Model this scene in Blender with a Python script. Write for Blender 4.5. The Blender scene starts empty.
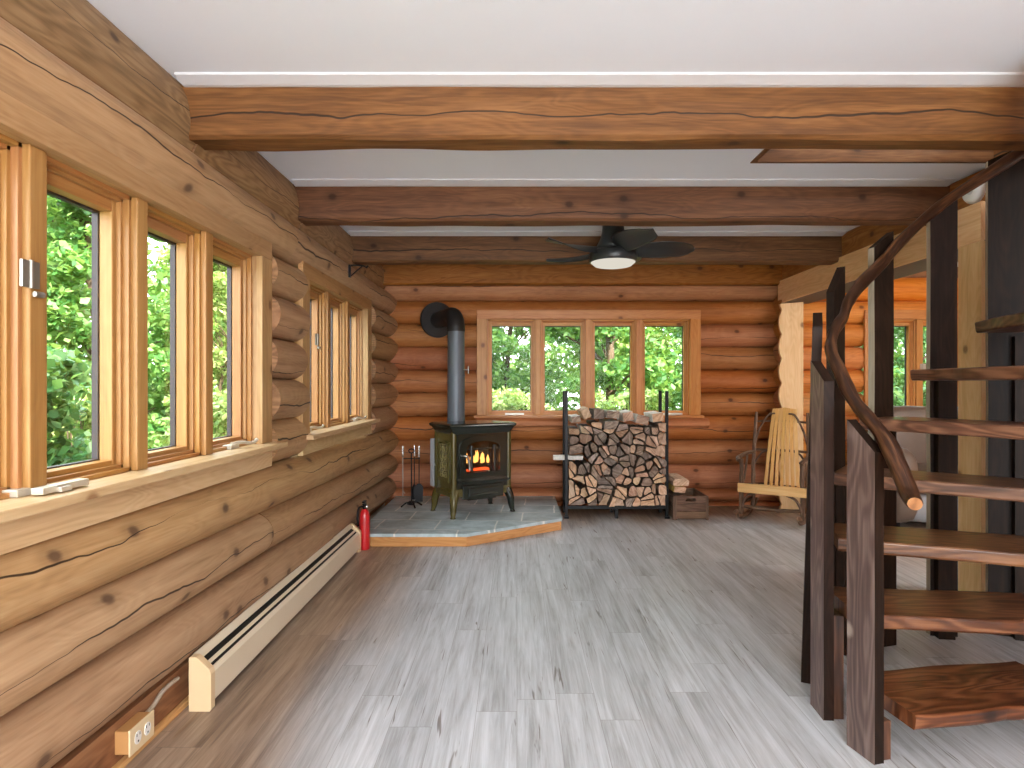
import bpy, math, random
from mathutils import Vector, Matrix, noise
R = random.Random(11)
S = bpy.context.scene
C = S.collection
PI = math.pi
V = Vector


def lin(r, g, b):
    f = lambda c: (c / 255 / 12.92) if c <= 10 else (((c / 255) + 0.055) / 1.055) ** 2.4
    return (f(r), f(g), f(b), 1.0)


# ------------------------------------------------------------------ materials
class NT:
    def __init__(s, name):
        s.m = bpy.data.materials.new(name)
        s.m.use_nodes = True
        s.t = s.m.node_tree
        s.t.nodes.clear()
        s.out = s.t.nodes.new('ShaderNodeOutputMaterial')

    def put(s, sock, v):
        if isinstance(v, bpy.types.NodeSocket):
            s.t.links.new(v, sock)
        elif v is not None:
            sock.default_value = v

    def n(s, typ, ins=None, out=0, **props):
        nd = s.t.nodes.new('ShaderNode' + typ)
        for k, v in props.items():
            setattr(nd, k, v)
        for k, v in (ins or {}).items():
            s.put(nd.inputs[k], v)
        return nd.outputs[out] if out is not None else nd

    def math(s, op, a, b=None, c=None, clamp=False):
        nd = s.t.nodes.new('ShaderNodeMath')
        nd.operation = op
        nd.use_clamp = clamp
        for i, v in enumerate((a, b, c)):
            if v is not None:
                s.put(nd.inputs[i], v)
        return nd.outputs[0]

    def mix(s, f, a, b, blend='MIX'):
        nd = s.t.nodes.new('ShaderNodeMix')
        nd.data_type = 'RGBA'
        nd.blend_type = blend
        nd.clamp_factor = True
        s.put(nd.inputs[0], f)
        s.put(nd.inputs[6], a)
        s.put(nd.inputs[7], b)
        return nd.outputs[2]

    def step(s, x, lo, hi):
        nd = s.t.nodes.new('ShaderNodeMapRange')
        nd.interpolation_type = 'SMOOTHSTEP'
        s.put(nd.inputs[0], x)
        s.put(nd.inputs[1], lo)
        s.put(nd.inputs[2], hi)
        return nd.outputs[0]

    def ramp(s, x, stops):
        nd = s.t.nodes.new('ShaderNodeValToRGB')
        e = nd.color_ramp.elements
        while len(e) < len(stops):
            e.new(0.5)
        for q, (p, c) in zip(e, stops):
            q.position = p
            q.color = c
        s.put(nd.inputs[0], x)
        return nd.outputs[0]

    def noise(s, vec, scale=1.0, detail=3.0, rough=0.55, dist=0.0):
        return s.n('TexNoise', {'Vector': vec, 'Scale': scale, 'Detail': detail, 'Roughness': rough, 'Distortion': dist})

    def xyz(s, x, y, z=0.0):
        return s.n('CombineXYZ', {0: x, 1: y, 2: z})

    def bsdf(s, color, rough=0.5, metal=0.0, normal=None, spec=0.5, coat=0.0, **kw):
        nd = s.t.nodes.new('ShaderNodeBsdfPrincipled')
        s.put(nd.inputs['Base Color'], color)
        s.put(nd.inputs['Roughness'], rough)
        s.put(nd.inputs['Metallic'], metal)
        s.put(nd.inputs['Specular IOR Level'], spec)
        s.put(nd.inputs['Coat Weight'], coat)
        if coat:
            nd.inputs['Coat Roughness'].default_value = 0.15
        if normal is not None:
            s.put(nd.inputs['Normal'], normal)
        for k, v in kw.items():
            s.put(nd.inputs[k.replace('_', ' ')], v)
        s.t.links.new(nd.outputs[0], s.out.inputs[0])
        return nd

    def bump(s, h, strength=0.3, dist=0.01):
        return s.n('Bump', {'Strength': strength, 'Distance': dist, 'Height': h})


def wood(name, dark, mid, light, su=1.1, sv=22.0, crack=0.0, knots=0.0, vary=0.25, rough=0.6, bump=0.25,
         rings=0.25, knot_col=None, spec=0.35, coat=0.0, tint=None):
    """UV in metres (u along the grain, v across); u runs in blocks of 20 m, one block per board or log."""
    k = NT(name)
    uv = k.n('UVMap', uv_map='UVMap')
    sp = k.n('SeparateXYZ', {0: uv}, out=None)
    u, v = sp.outputs[0], sp.outputs[1]
    bid = k.math('FLOOR', k.math('DIVIDE', u, 20.0))
    wn = k.n('TexWhiteNoise', {'W': bid}, out=None, noise_dimensions='1D')
    rs = k.n('SeparateColor', {0: wn.outputs['Color']}, out=None)
    r1, r2, r3 = rs.outputs[0], rs.outputs[1], rs.outputs[2]
    z = k.math('MULTIPLY', bid, 3.71)
    g1 = k.noise(k.xyz(k.math('MULTIPLY', u, su), k.math('MULTIPLY', v, sv), z), 1.0, 6.0, 0.62, 0.5)
    g2 = k.noise(k.xyz(k.math('MULTIPLY', u, su * 6), k.math('MULTIPLY', v, sv * 7), z), 1.0, 3.0)
    soft = k.noise(k.xyz(k.math('MULTIPLY', u, 1.3), k.math('MULTIPLY', v, 6.5), z), 1.0, 2.0, 0.5, 0.3)
    cont = k.math('SINE', k.math('MULTIPLY', soft, 95.0))
    val = k.math('ADD', k.math('MULTIPLY', g1, 0.72), k.math('MULTIPLY', g2, 0.32))
    val = k.math('ADD', val, k.math('MULTIPLY', cont, 0.07 * rings / 0.25))
    col = k.ramp(val, [(0.22, dark), (0.5, mid), (0.78, light)])
    # blotchy tone changes along the piece and from piece to piece
    big = k.noise(k.xyz(k.math('MULTIPLY', u, 0.9), k.math('MULTIPLY', v, 5.0), k.math('ADD', z, 9.0)), 1.0, 3.0)
    tone = k.math('ADD', k.math('MULTIPLY', k.math('SUBTRACT', r1, 0.5), vary), k.math('MULTIPLY', k.math('SUBTRACT', big, 0.5), vary * 1.6))
    col = k.n('HueSaturation', {'Hue': k.math('ADD', 0.5, k.math('MULTIPLY', k.math('SUBTRACT', r2, 0.5), 0.015)),
                                'Saturation': k.math('ADD', 1.0, k.math('MULTIPLY', k.math('SUBTRACT', r3, 0.5), vary * 0.6)),
                                'Value': k.math('ADD', 1.0, tone), 'Color': col})
    h = k.math('MULTIPLY', val, 0.6)
    if knots:
        sc = 3.8
        vo = k.n('TexVoronoi', {'Vector': k.xyz(k.math('MULTIPLY', u, 0.75), v, z), 'Scale': sc, 'Randomness': 0.95}, out=None, voronoi_dimensions='2D')
        d = k.math('ADD', k.math('MULTIPLY', vo.outputs['Distance'], 1 / sc), k.math('MULTIPLY', k.math('SUBTRACT', g2, 0.5), 0.008))
        pick = k.math('GREATER_THAN', k.n('SeparateColor', {0: vo.outputs['Color']}), 1.0 - knots)
        core = k.math('MULTIPLY', k.math('SUBTRACT', 1.0, k.step(d, 0.009, 0.026)), pick)
        halo = k.math('MULTIPLY', k.math('SUBTRACT', 1.0, k.step(d, 0.015, 0.06)), pick)
        kc = knot_col or tuple(c * 0.25 for c in dark[:3]) + (1,)
        col = k.mix(k.math('MULTIPLY', halo, 0.35), col, dark)
        col = k.mix(k.math('MULTIPLY', core, 0.8), col, kc)
    if crack:
        line = k.noise(k.xyz(k.math('MULTIPLY', u, 1.4), z, 4.0), 1.0, 4.0)
        v0 = k.math('MULTIPLY', k.math('SUBTRACT', r2, 0.5), 0.13)
        c = k.math('ABSOLUTE', k.math('SUBTRACT', k.math('SUBTRACT', v, v0), k.math('MULTIPLY', k.math('SUBTRACT', line, 0.5), 0.16)))
        wnoise = k.noise(k.xyz(k.math('MULTIPLY', u, 0.8), z, 17.0), 1.0, 2.0)
        w = k.math('MAXIMUM', 0.00001, k.math('MULTIPLY', k.math('SUBTRACT', wnoise, 0.62 - 0.26 * crack), 0.022))
        m = k.math('LESS_THAN', c, w)
        m = k.math('SUBTRACT', 1.0, k.step(c, k.math('MULTIPLY', w, 0.5), k.math('ADD', w, 0.0004)))
        col = k.mix(k.math('MULTIPLY', m, 0.92), col, lin(38, 24, 14))
        h = k.math('SUBTRACT', h, k.math('MULTIPLY', m, 1.2))
    k.bsdf(col, rough, 0, k.bump(h, bump, 0.006), spec, coat)
    return k.m


def plain(name, col, rough=0.5, metal=0.0, var=0.08, scale=30.0, bump=0.0, spec=0.5, coat=0.0):
    k = NT(name)
    co = k.n('TexCoord', out=3)
    nz = k.noise(co, scale, 4.0)
    c = k.mix(nz, tuple(x * (1 - var) for x in col[:3]) + (1,), tuple(min(1, x * (1 + var)) for x in col[:3]) + (1,))
    k.bsdf(c, rough, metal, k.bump(nz, bump, 0.004) if bump else None, spec, coat)
    return k.m


def emis(name, col, strength):
    k = NT(name)
    e = k.n('Emission', {'Color': col, 'Strength': strength})
    k.t.links.new(e, k.out.inputs[0])
    return k.m


M = {}
M['log_left'] = wood('log_tan', lin(122, 92, 64), lin(168, 133, 97), lin(190, 158, 121), su=0.9, sv=18, crack=0.95, knots=0.6, vary=0.2, rings=0.12, knot_col=lin(82, 60, 46))  # same wood as the back logs; its paler light is put into the colour
M['log_top'] = wood('log_top_plate', lin(116, 88, 56), lin(156, 122, 82), lin(182, 148, 106), su=0.9, sv=16, crack=0.9, knots=0.3, vary=0.25, rings=0.35, knot_col=lin(70, 50, 36))
M['log_back'] = wood('log_orange', lin(130, 76, 38), lin(172, 108, 62), lin(194, 132, 82), su=0.8, sv=16, crack=0.85, knots=0.35, vary=0.3, rings=0.15, knot_col=lin(70, 34, 16))  # same wood as the left logs; its warmer light is put into the colour
M['log_far'] = wood('log_honey', lin(165, 92, 34), lin(206, 132, 62), lin(226, 160, 88), su=0.8, sv=16, crack=0.4, knots=0.25, vary=0.2, rings=0.15, knot_col=lin(90, 48, 22))
M['log_end'] = wood('log_cut_end', lin(110, 80, 52), lin(140, 104, 70), lin(164, 126, 88), su=9, sv=9, rings=0.6, vary=0.1)
M['beam'] = wood('beam_brown', lin(54, 31, 13), lin(104, 66, 33), lin(140, 96, 54), su=1.2, sv=17, crack=1.2, knots=0.6, vary=0.22, rings=0.12, knot_col=lin(52, 28, 12))
M['beam_warm'] = wood('beam_orange', lin(108, 62, 26), lin(158, 98, 50), lin(186, 126, 74), su=1.4, sv=14, crack=0.2, knots=0.5, vary=0.3, rings=0.25, knot_col=lin(70, 36, 14))
M['pine'] = wood('pale_pine', lin(204, 158, 104), lin(228, 186, 134), lin(240, 206, 158), su=0.8, sv=20, knots=0.25, vary=0.12, rings=0.2, rough=0.55, bump=0.08, knot_col=lin(120, 76, 40))
M['casing_l'] = wood('window_pine', lin(138, 100, 60), lin(170, 132, 88), lin(188, 154, 110), su=0.8, sv=22, knots=0.3, vary=0.15, rings=0.15, rough=0.45, bump=0.08, knot_col=lin(96, 60, 34))
M['sash_l'] = wood('sash_pine', lin(132, 88, 46), lin(164, 116, 66), lin(184, 140, 88), su=0.8, sv=26, vary=0.12, rings=0.1, rough=0.4, bump=0.05)
M['casing_b'] = wood('window_oiled_pine', lin(158, 96, 42), lin(188, 126, 64), lin(204, 148, 84), su=0.8, sv=22, knots=0.25, vary=0.1, rings=0.15, rough=0.4, bump=0.05, knot_col=lin(100, 50, 20))
M['sill'] = wood('sill_pine', lin(174, 142, 100), lin(200, 170, 128), lin(214, 188, 148), su=0.8, sv=22, knots=0.3, vary=0.1, rings=0.2, rough=0.5, bump=0.06, knot_col=lin(130, 90, 56))
M['stair'] = wood('dark_stained_plank', lin(15, 9, 6), lin(31, 20, 14), lin(50, 33, 24), su=1.0, sv=20, knots=0.35, vary=0.3, rings=0.2, rough=0.5, bump=0.15, knot_col=lin(22, 10, 7), spec=0.15)
M['tread'] = wood('brown_stained_tread', lin(40, 21, 12), lin(92, 55, 35), lin(138, 94, 64), su=1.2, sv=14, knots=0.4, vary=0.35, rings=0.4, rough=0.36, bump=0.2, knot_col=lin(30, 15, 9), spec=0.5, coat=0.15)
M['stair_worn_lit'] = wood('worn_lit_plank', lin(52, 36, 32), lin(94, 74, 70), lin(136, 116, 110), su=1.0, sv=20, knots=0.35, vary=0.25, rings=0.3, rough=0.4, bump=0.15, knot_col=lin(160, 146, 138), spec=0.5)  # lighter faces: some wear, with window light painted into the colour
M['stair_edge_lit'] = wood('lit_plank_edge', lin(118, 106, 92), lin(156, 144, 126), lin(178, 168, 150), su=1.0, sv=20, vary=0.1, rings=0.1, rough=0.7)  # pale plank edges: light from the left windows painted into the colour
M['branch'] = wood('rail_branch', lin(22, 14, 10), lin(50, 32, 23), lin(112, 80, 58), su=2.2, sv=30, vary=0.5, rings=0.2, rough=0.4, bump=0.35, spec=.3)
M['cut_branch'] = wood('cut_branch_end', lin(96, 60, 30), lin(142, 94, 52), lin(160, 114, 70), su=14, sv=14, vary=0.05, rings=0.6)
M['hearth_wood'] = wood('hearth_boards', lin(150, 92, 44), lin(190, 128, 72), lin(208, 152, 96), su=1.0, sv=20, knots=0.45, vary=0.2, rings=0.2, knot_col=lin(80, 44, 22))
M['crate'] = wood('crate_grey_board', lin(62, 46, 36), lin(102, 80, 66), lin(134, 110, 92), su=1.6, sv=26, vary=0.3, rings=0.2, rough=0.8)
M['slat'] = wood('chair_slat', lin(190, 140, 72), lin(220, 176, 108), lin(232, 196, 134), su=1.0, sv=30, vary=0.15, rings=0.2, rough=0.4, bump=0.05)
M['twig'] = wood('bark_twig', lin(44, 30, 22), lin(92, 66, 50), lin(158, 130, 108), su=3, sv=40, vary=0.3, rings=0.1, rough=0.6, bump=0.4)
M['trim'] = wood('trim_strip', lin(170, 120, 66), lin(204, 156, 96), lin(220, 178, 120), su=1, sv=24, vary=0.1)
M['baseboard'] = wood('base_board', lin(92, 58, 32), lin(134, 92, 56), lin(158, 116, 76), su=1, sv=20, vary=0.15)
M['bark'] = wood('firewood_bark', lin(48, 38, 32), lin(92, 78, 68), lin(136, 120, 108), su=5, sv=30, vary=0.3, rings=0.1, rough=0.9, bump=0.6)
M['birch'] = wood('birch_bark', lin(150, 142, 132), lin(214, 208, 200), lin(236, 232, 226), su=16, sv=5, vary=0.1, rings=0.1, rough=0.8, bump=0.3)
M['end_tan'] = wood('firewood_fresh_end', lin(150, 118, 92), lin(192, 158, 130), lin(216, 188, 162), su=12, sv=12, vary=0.3, rings=0.35, rough=0.85, bump=0.5)
M['end_grey'] = wood('firewood_weathered_end', lin(70, 58, 50), lin(124, 106, 94), lin(166, 148, 134), su=12, sv=12, vary=0.4, rings=0.35, rough=0.9, bump=0.5)
M['end_pink'] = wood('firewood_tan_grey_end', lin(112, 84, 66), lin(162, 130, 108), lin(196, 166, 142), su=12, sv=12, vary=0.4, rings=0.35, rough=0.9, bump=0.5)
M['ceiling'] = plain('ceiling_paint', lin(234, 239, 246), 0.8, var=0.015, scale=6)
M['ceil_trim'] = plain('ceiling_moulding', lin(214, 214, 216), 0.6, var=0.02)
M['grey_board'] = plain('grey_soffit', lin(120, 112, 100), 0.8)
M['black'] = plain('black_iron', lin(26, 26, 28), 0.45, 0.6, var=0.2)
M['blackpaint'] = plain('matte_black_fan', lin(44, 46, 47), 0.38, 0.1, var=0.08)
M['pipe'] = plain('stovepipe_steel', lin(92, 98, 106), 0.45, 0.3, var=0.12, scale=12)
M['pipe_dark'] = plain('collar_steel', lin(40, 38, 38), 0.5, 0.4, var=0.15)
M['enamel'] = plain('olive_enamel', lin(78, 70, 34), 0.25, 0.1, var=0.2, scale=14, spec=.35, coat=0.3)
M['enamel_dark'] = plain('black_green_enamel', lin(30, 34, 28), 0.2, 0.1, var=0.2, scale=14, spec=.4, coat=0.35)
M['chrome'] = plain('polished_metal', lin(200, 200, 196), 0.2, 1.0)
M['steel'] = plain('satin_metal', lin(160, 156, 148), 0.4, 0.8)
M['shield'] = plain('heat_shield', lin(176, 180, 186), 0.4, 0.3)
M['cream'] = plain('cream_metal', lin(226, 214, 190), 0.4, 0.0, var=0.02)
M['cream_cap'] = plain('cream_end_cap', lin(222, 196, 156), 0.45, 0.0, var=0.02)
M['fin'] = plain('heater_slot', lin(24, 22, 20), 0.7)
M['almond'] = plain('almond_plastic', lin(224, 204, 164), 0.4, var=0.02)
M['boxside'] = plain('outlet_box_side', lin(186, 138, 86), 0.5, var=0.05)
M['cable'] = plain('grey_cable', lin(176, 164, 148), 0.5)
M['white'] = plain('white_plastic', lin(232, 232, 228), 0.35, var=0.02)
M['red'] = plain('extinguisher_red', lin(190, 30, 36), 0.3, var=0.06, coat=0.4)
M['alu'] = plain('window_exterior_frame', lin(50, 46, 54), 0.5, 0.3)
M['crank'] = plain('crank_metal', lin(206, 200, 186), 0.4, 0.4)
M['sofa'] = plain('taupe_leather', lin(98, 84, 74), 0.45, var=0.18, scale=9, bump=0.3)
M['sofa_grey'] = plain('grey_upholstery', lin(142, 144, 148), 0.7, var=0.12, scale=14, bump=0.3)
M['yellow'] = plain('yellow_paper', lin(206, 176, 88), 0.7, var=0.3, scale=40)
M['trunk'] = wood('tree_bark', lin(44, 34, 26), lin(84, 68, 52), lin(120, 102, 82), su=3, sv=16, vary=0.3, rings=0.1, rough=0.9, bump=0.6)
M['birchtrunk'] = wood('pale_tree_bark', lin(150, 144, 132), lin(206, 200, 190), lin(230, 226, 218), su=10, sv=4, vary=0.1, rings=0.1, rough=0.9)
M['lens'] = emis('lamp_lens', (1.0, 0.93, 0.80, 1), 0.26)
M['flame'] = emis('flame', (1.0, 0.42, 0.10, 1), 2.6)
M['ember'] = emis('ember', (1.0, 0.10, 0.02, 1), 1.6)
M['charred'] = plain('charred_log', lin(40, 28, 22), 0.9, var=0.4, bump=0.5)


def leaf_mat(name, a, b, c, trans=0.4):
    k = NT(name)
    rnd = k.n('NewGeometry', out='Random Per Island')
    col = k.ramp(rnd, [(0.0, a), (0.5, b), (1.0, c)])
    d = k.n('BsdfPrincipled', {'Base Color': col, 'Roughness': 0.45, 'Specular IOR Level': 0.4})
    t = k.n('BsdfTranslucent', {'Color': k.mix(0.5, col, (0.45, 0.6, 0.08, 1))})
    k.t.links.new(k.n('MixShader', {0: trans, 1: d, 2: t}), k.out.inputs[0])
    return k.m


M['leaf1'] = leaf_mat('leaves_mid_green', lin(38, 84, 38), lin(88, 140, 72), lin(156, 190, 112))
M['leaf2'] = leaf_mat('leaves_yellow_green', lin(84, 122, 56), lin(150, 176, 98), lin(216, 220, 160))
M['leaf3'] = leaf_mat('leaves_cool_green', lin(34, 86, 48), lin(84, 140, 86), lin(160, 194, 146))
M['leaf4'] = leaf_mat('leaves_dark', lin(24, 62, 26), lin(60, 112, 50), lin(130, 168, 90))


def glass_mat():
    k = NT('window_glass')
    fr = k.n('Fresnel', {'IOR': 1.45})
    tr = k.n('BsdfTransparent', {'Color': (0.96, 0.97, 0.96, 1)})
    gl = k.n('BsdfGlossy', {'Color': (1, 1, 1, 1), 'Roughness': 0.02})
    k.t.links.new(k.n('MixShader', {0: k.math('MULTIPLY', fr, 0.08), 1: tr, 2: gl}), k.out.inputs[0])
    return k.m


M['glass'] = glass_mat()


def dark_glass():
    k = NT('stove_glass')
    fr = k.n('Fresnel', {'IOR': 1.5})
    tr = k.n('BsdfTransparent', {'Color': (0.62, 0.6, 0.58, 1)})
    gl = k.n('BsdfGlossy', {'Roughness': 0.05})
    k.t.links.new(k.n('MixShader', {0: fr, 1: tr, 2: gl}), k.out.inputs[0])
    return k.m


M['dglass'] = dark_glass()


def floor_mat():
    k = NT('grey_oak_planks')
    co = k.n('TexCoord', out=3)
    sp = k.n('SeparateXYZ', {0: co}, out=None)
    x, y = sp.outputs[0], sp.outputs[1]
    W_, L_ = 0.152, 1.22
    row = k.math('FLOOR', k.math('DIVIDE', x, W_))
    shift = k.n('TexWhiteNoise', {'W': row}, noise_dimensions='1D')
    q = k.math('ADD', k.math('DIVIDE', y, L_), k.math('MULTIPLY', shift, 7.0))
    pid = k.n('TexWhiteNoise', {'Vector': k.xyz(row, k.math('FLOOR', q), 2.0)}, noise_dimensions='3D')
    fx = k.math('ABSOLUTE', k.math('SUBTRACT', k.math('FRACT', k.math('DIVIDE', x, W_)), 0.5))
    fq = k.math('ABSOLUTE', k.math('SUBTRACT', k.math('FRACT', q), 0.5))
    seam = k.math('MAXIMUM', k.math('GREATER_THAN', fx, 0.5 - 0.0011 / W_), k.math('GREATER_THAN', fq, 0.5 - 0.0014 / L_))
    z = k.math('MULTIPLY', pid, 57.0)
    g1 = k.noise(k.xyz(k.math('MULTIPLY', x, 26.0), k.math('MULTIPLY', y, 1.5), z), 1.0, 7.0, 0.65, 0.7)
    g2 = k.noise(k.xyz(k.math('MULTIPLY', x, 140.0), k.math('MULTIPLY', y, 6.0), z), 1.0, 3.0, 0.6)
    sm = k.noise(k.xyz(k.math('MULTIPLY', x, 5.0), k.math('MULTIPLY', y, 0.9), z), 1.0, 3.0, 0.5, 0.4)
    val = k.math('ADD', k.math('MULTIPLY', g1, 0.55), k.math('ADD', k.math('MULTIPLY', g2, 0.2), k.math('MULTIPLY', sm, 0.28)))
    col = k.ramp(val, [(0.33, lin(136, 136, 138)), (0.5, lin(184, 188, 193)), (0.64, lin(210, 214, 220))])
    tone = k.math('ADD', 0.93, k.math('MULTIPLY', pid, 0.11))
    col = k.n('HueSaturation', {'Hue': 0.5, 'Saturation': 1.0, 'Value': tone, 'Color': col})
    # dark grain checks
    ck = k.noise(k.xyz(k.math('MULTIPLY', x, 46.0), k.math('MULTIPLY', y, 3.0), k.math('ADD', z, 3.0)), 1.0, 2.0, 0.5, 1.2)
    big = k.noise(k.xyz(k.math('MULTIPLY', x, 6.0), k.math('MULTIPLY', y, 3.0), k.math('ADD', z, 8.0)), 1.0, 1.0)
    m = k.math('MULTIPLY', k.step(ck, 0.64, 0.72), k.step(big, 0.48, 0.6))
    col = k.mix(k.math('MULTIPLY', m, 0.75), col, lin(92, 80, 72))
    # a browner colour cast is painted in along the walls and in the far corner
    wob = k.noise(k.xyz(k.math('MULTIPLY', x, 3.0), k.math('MULTIPLY', y, 0.7), 0.0), 1.0, 2.0)
    sx = k.math('ADD', x, k.math('MULTIPLY', k.math('SUBTRACT', wob, 0.5), 0.5))
    wl = k.math('SUBTRACT', 1.0, k.step(sx, -0.95, -0.55))
    yy = k.math('ADD', y, k.math('MULTIPLY', k.math('SUBTRACT', wob, 0.5), 1.2))
    wb = k.step(yy, 5.0, 5.8)
    wr = k.math('MULTIPLY', k.step(sx, 2.0, 3.2), 0.7)
    w = k.math('MAXIMUM', wl, k.math('MAXIMUM', wb, wr))
    brown = k.ramp(val, [(0.34, lin(98, 74, 53)), (0.5, lin(148, 119, 90)), (0.64, lin(178, 150, 120))])
    col = k.mix(k.math('MULTIPLY', w, 0.85), col, brown)
    col = k.mix(k.math('MULTIPLY', seam, 0.45), col, lin(96, 90, 86))
    h = k.math('SUBTRACT', k.math('MULTIPLY', val, 0.5), seam)
    k.bsdf(col, 0.42, 0, k.bump(h, 0.15, 0.003), 0.4)
    return k.m


M['floor'] = floor_mat()


def slate_mat():
    k = NT('slate_tiles')
    co = k.n('TexCoord', out=3)
    sp = k.n('SeparateXYZ', {0: co}, out=None)
    wob = k.noise(co, 5.0, 2.0)
    vec = k.xyz(k.math('ADD', sp.outputs[0], k.math('MULTIPLY', wob, 0.03)), k.math('ADD', sp.outputs[1], k.math('MULTIPLY', wob, 0.03)), 0.0)
    rot = k.n('VectorRotate', {'Vector': vec, 'Angle': 0.05})
    br = k.n('TexBrick', {'Vector': rot, 'Color1': (0, 0, 0, 1), 'Color2': (1, 1, 1, 1), 'Mortar': (0, 0, 0, 1), 'Scale': 1.0, 'Mortar Size': 0.007,
                          'Mortar Smooth': 0.1, 'Brick Width': 0.47, 'Row Height': 0.33}, out=None, offset=0.42)
    pid = k.n('SeparateColor', {0: br.outputs['Color']})
    n1 = k.noise(co, 7.0, 6.0, 0.6, 0.4)
    col = k.ramp(n1, [(0.3, lin(136, 152, 154)), (0.5, lin(170, 186, 190)), (0.72, lin(198, 210, 214))])
    col = k.n('HueSaturation', {'Value': k.math('ADD', 0.85, k.math('MULTIPLY', pid, 0.25)), 'Color': col})
    col = k.mix(k.math('MULTIPLY', br.outputs['Fac'], 0.9), col, lin(226, 226, 220))
    k.bsdf(col, 0.38, 0, k.bump(n1, 0.3, 0.01), 0.5)
    return k.m


M['slate'] = slate_mat()


def ground_mat():
    k = NT('forest_floor')
    co = k.n('TexCoord', out=3)
    n1 = k.noise(co, 1.2, 8.0, 0.7)
    col = k.ramp(n1, [(0.35, lin(58, 48, 34)), (0.5, lin(74, 92, 44)), (0.68, lin(130, 150, 78))])
    k.bsdf(col, 0.95, 0, k.bump(n1, 0.8, 0.1))
    return k.m


M['ground'] = ground_mat()

# ------------------------------------------------------------------ geometry helpers
UID = [0]


def uid():
    UID[0] += 1
    return UID[0] * 20.0 + 8.0


ORG = {}


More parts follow.
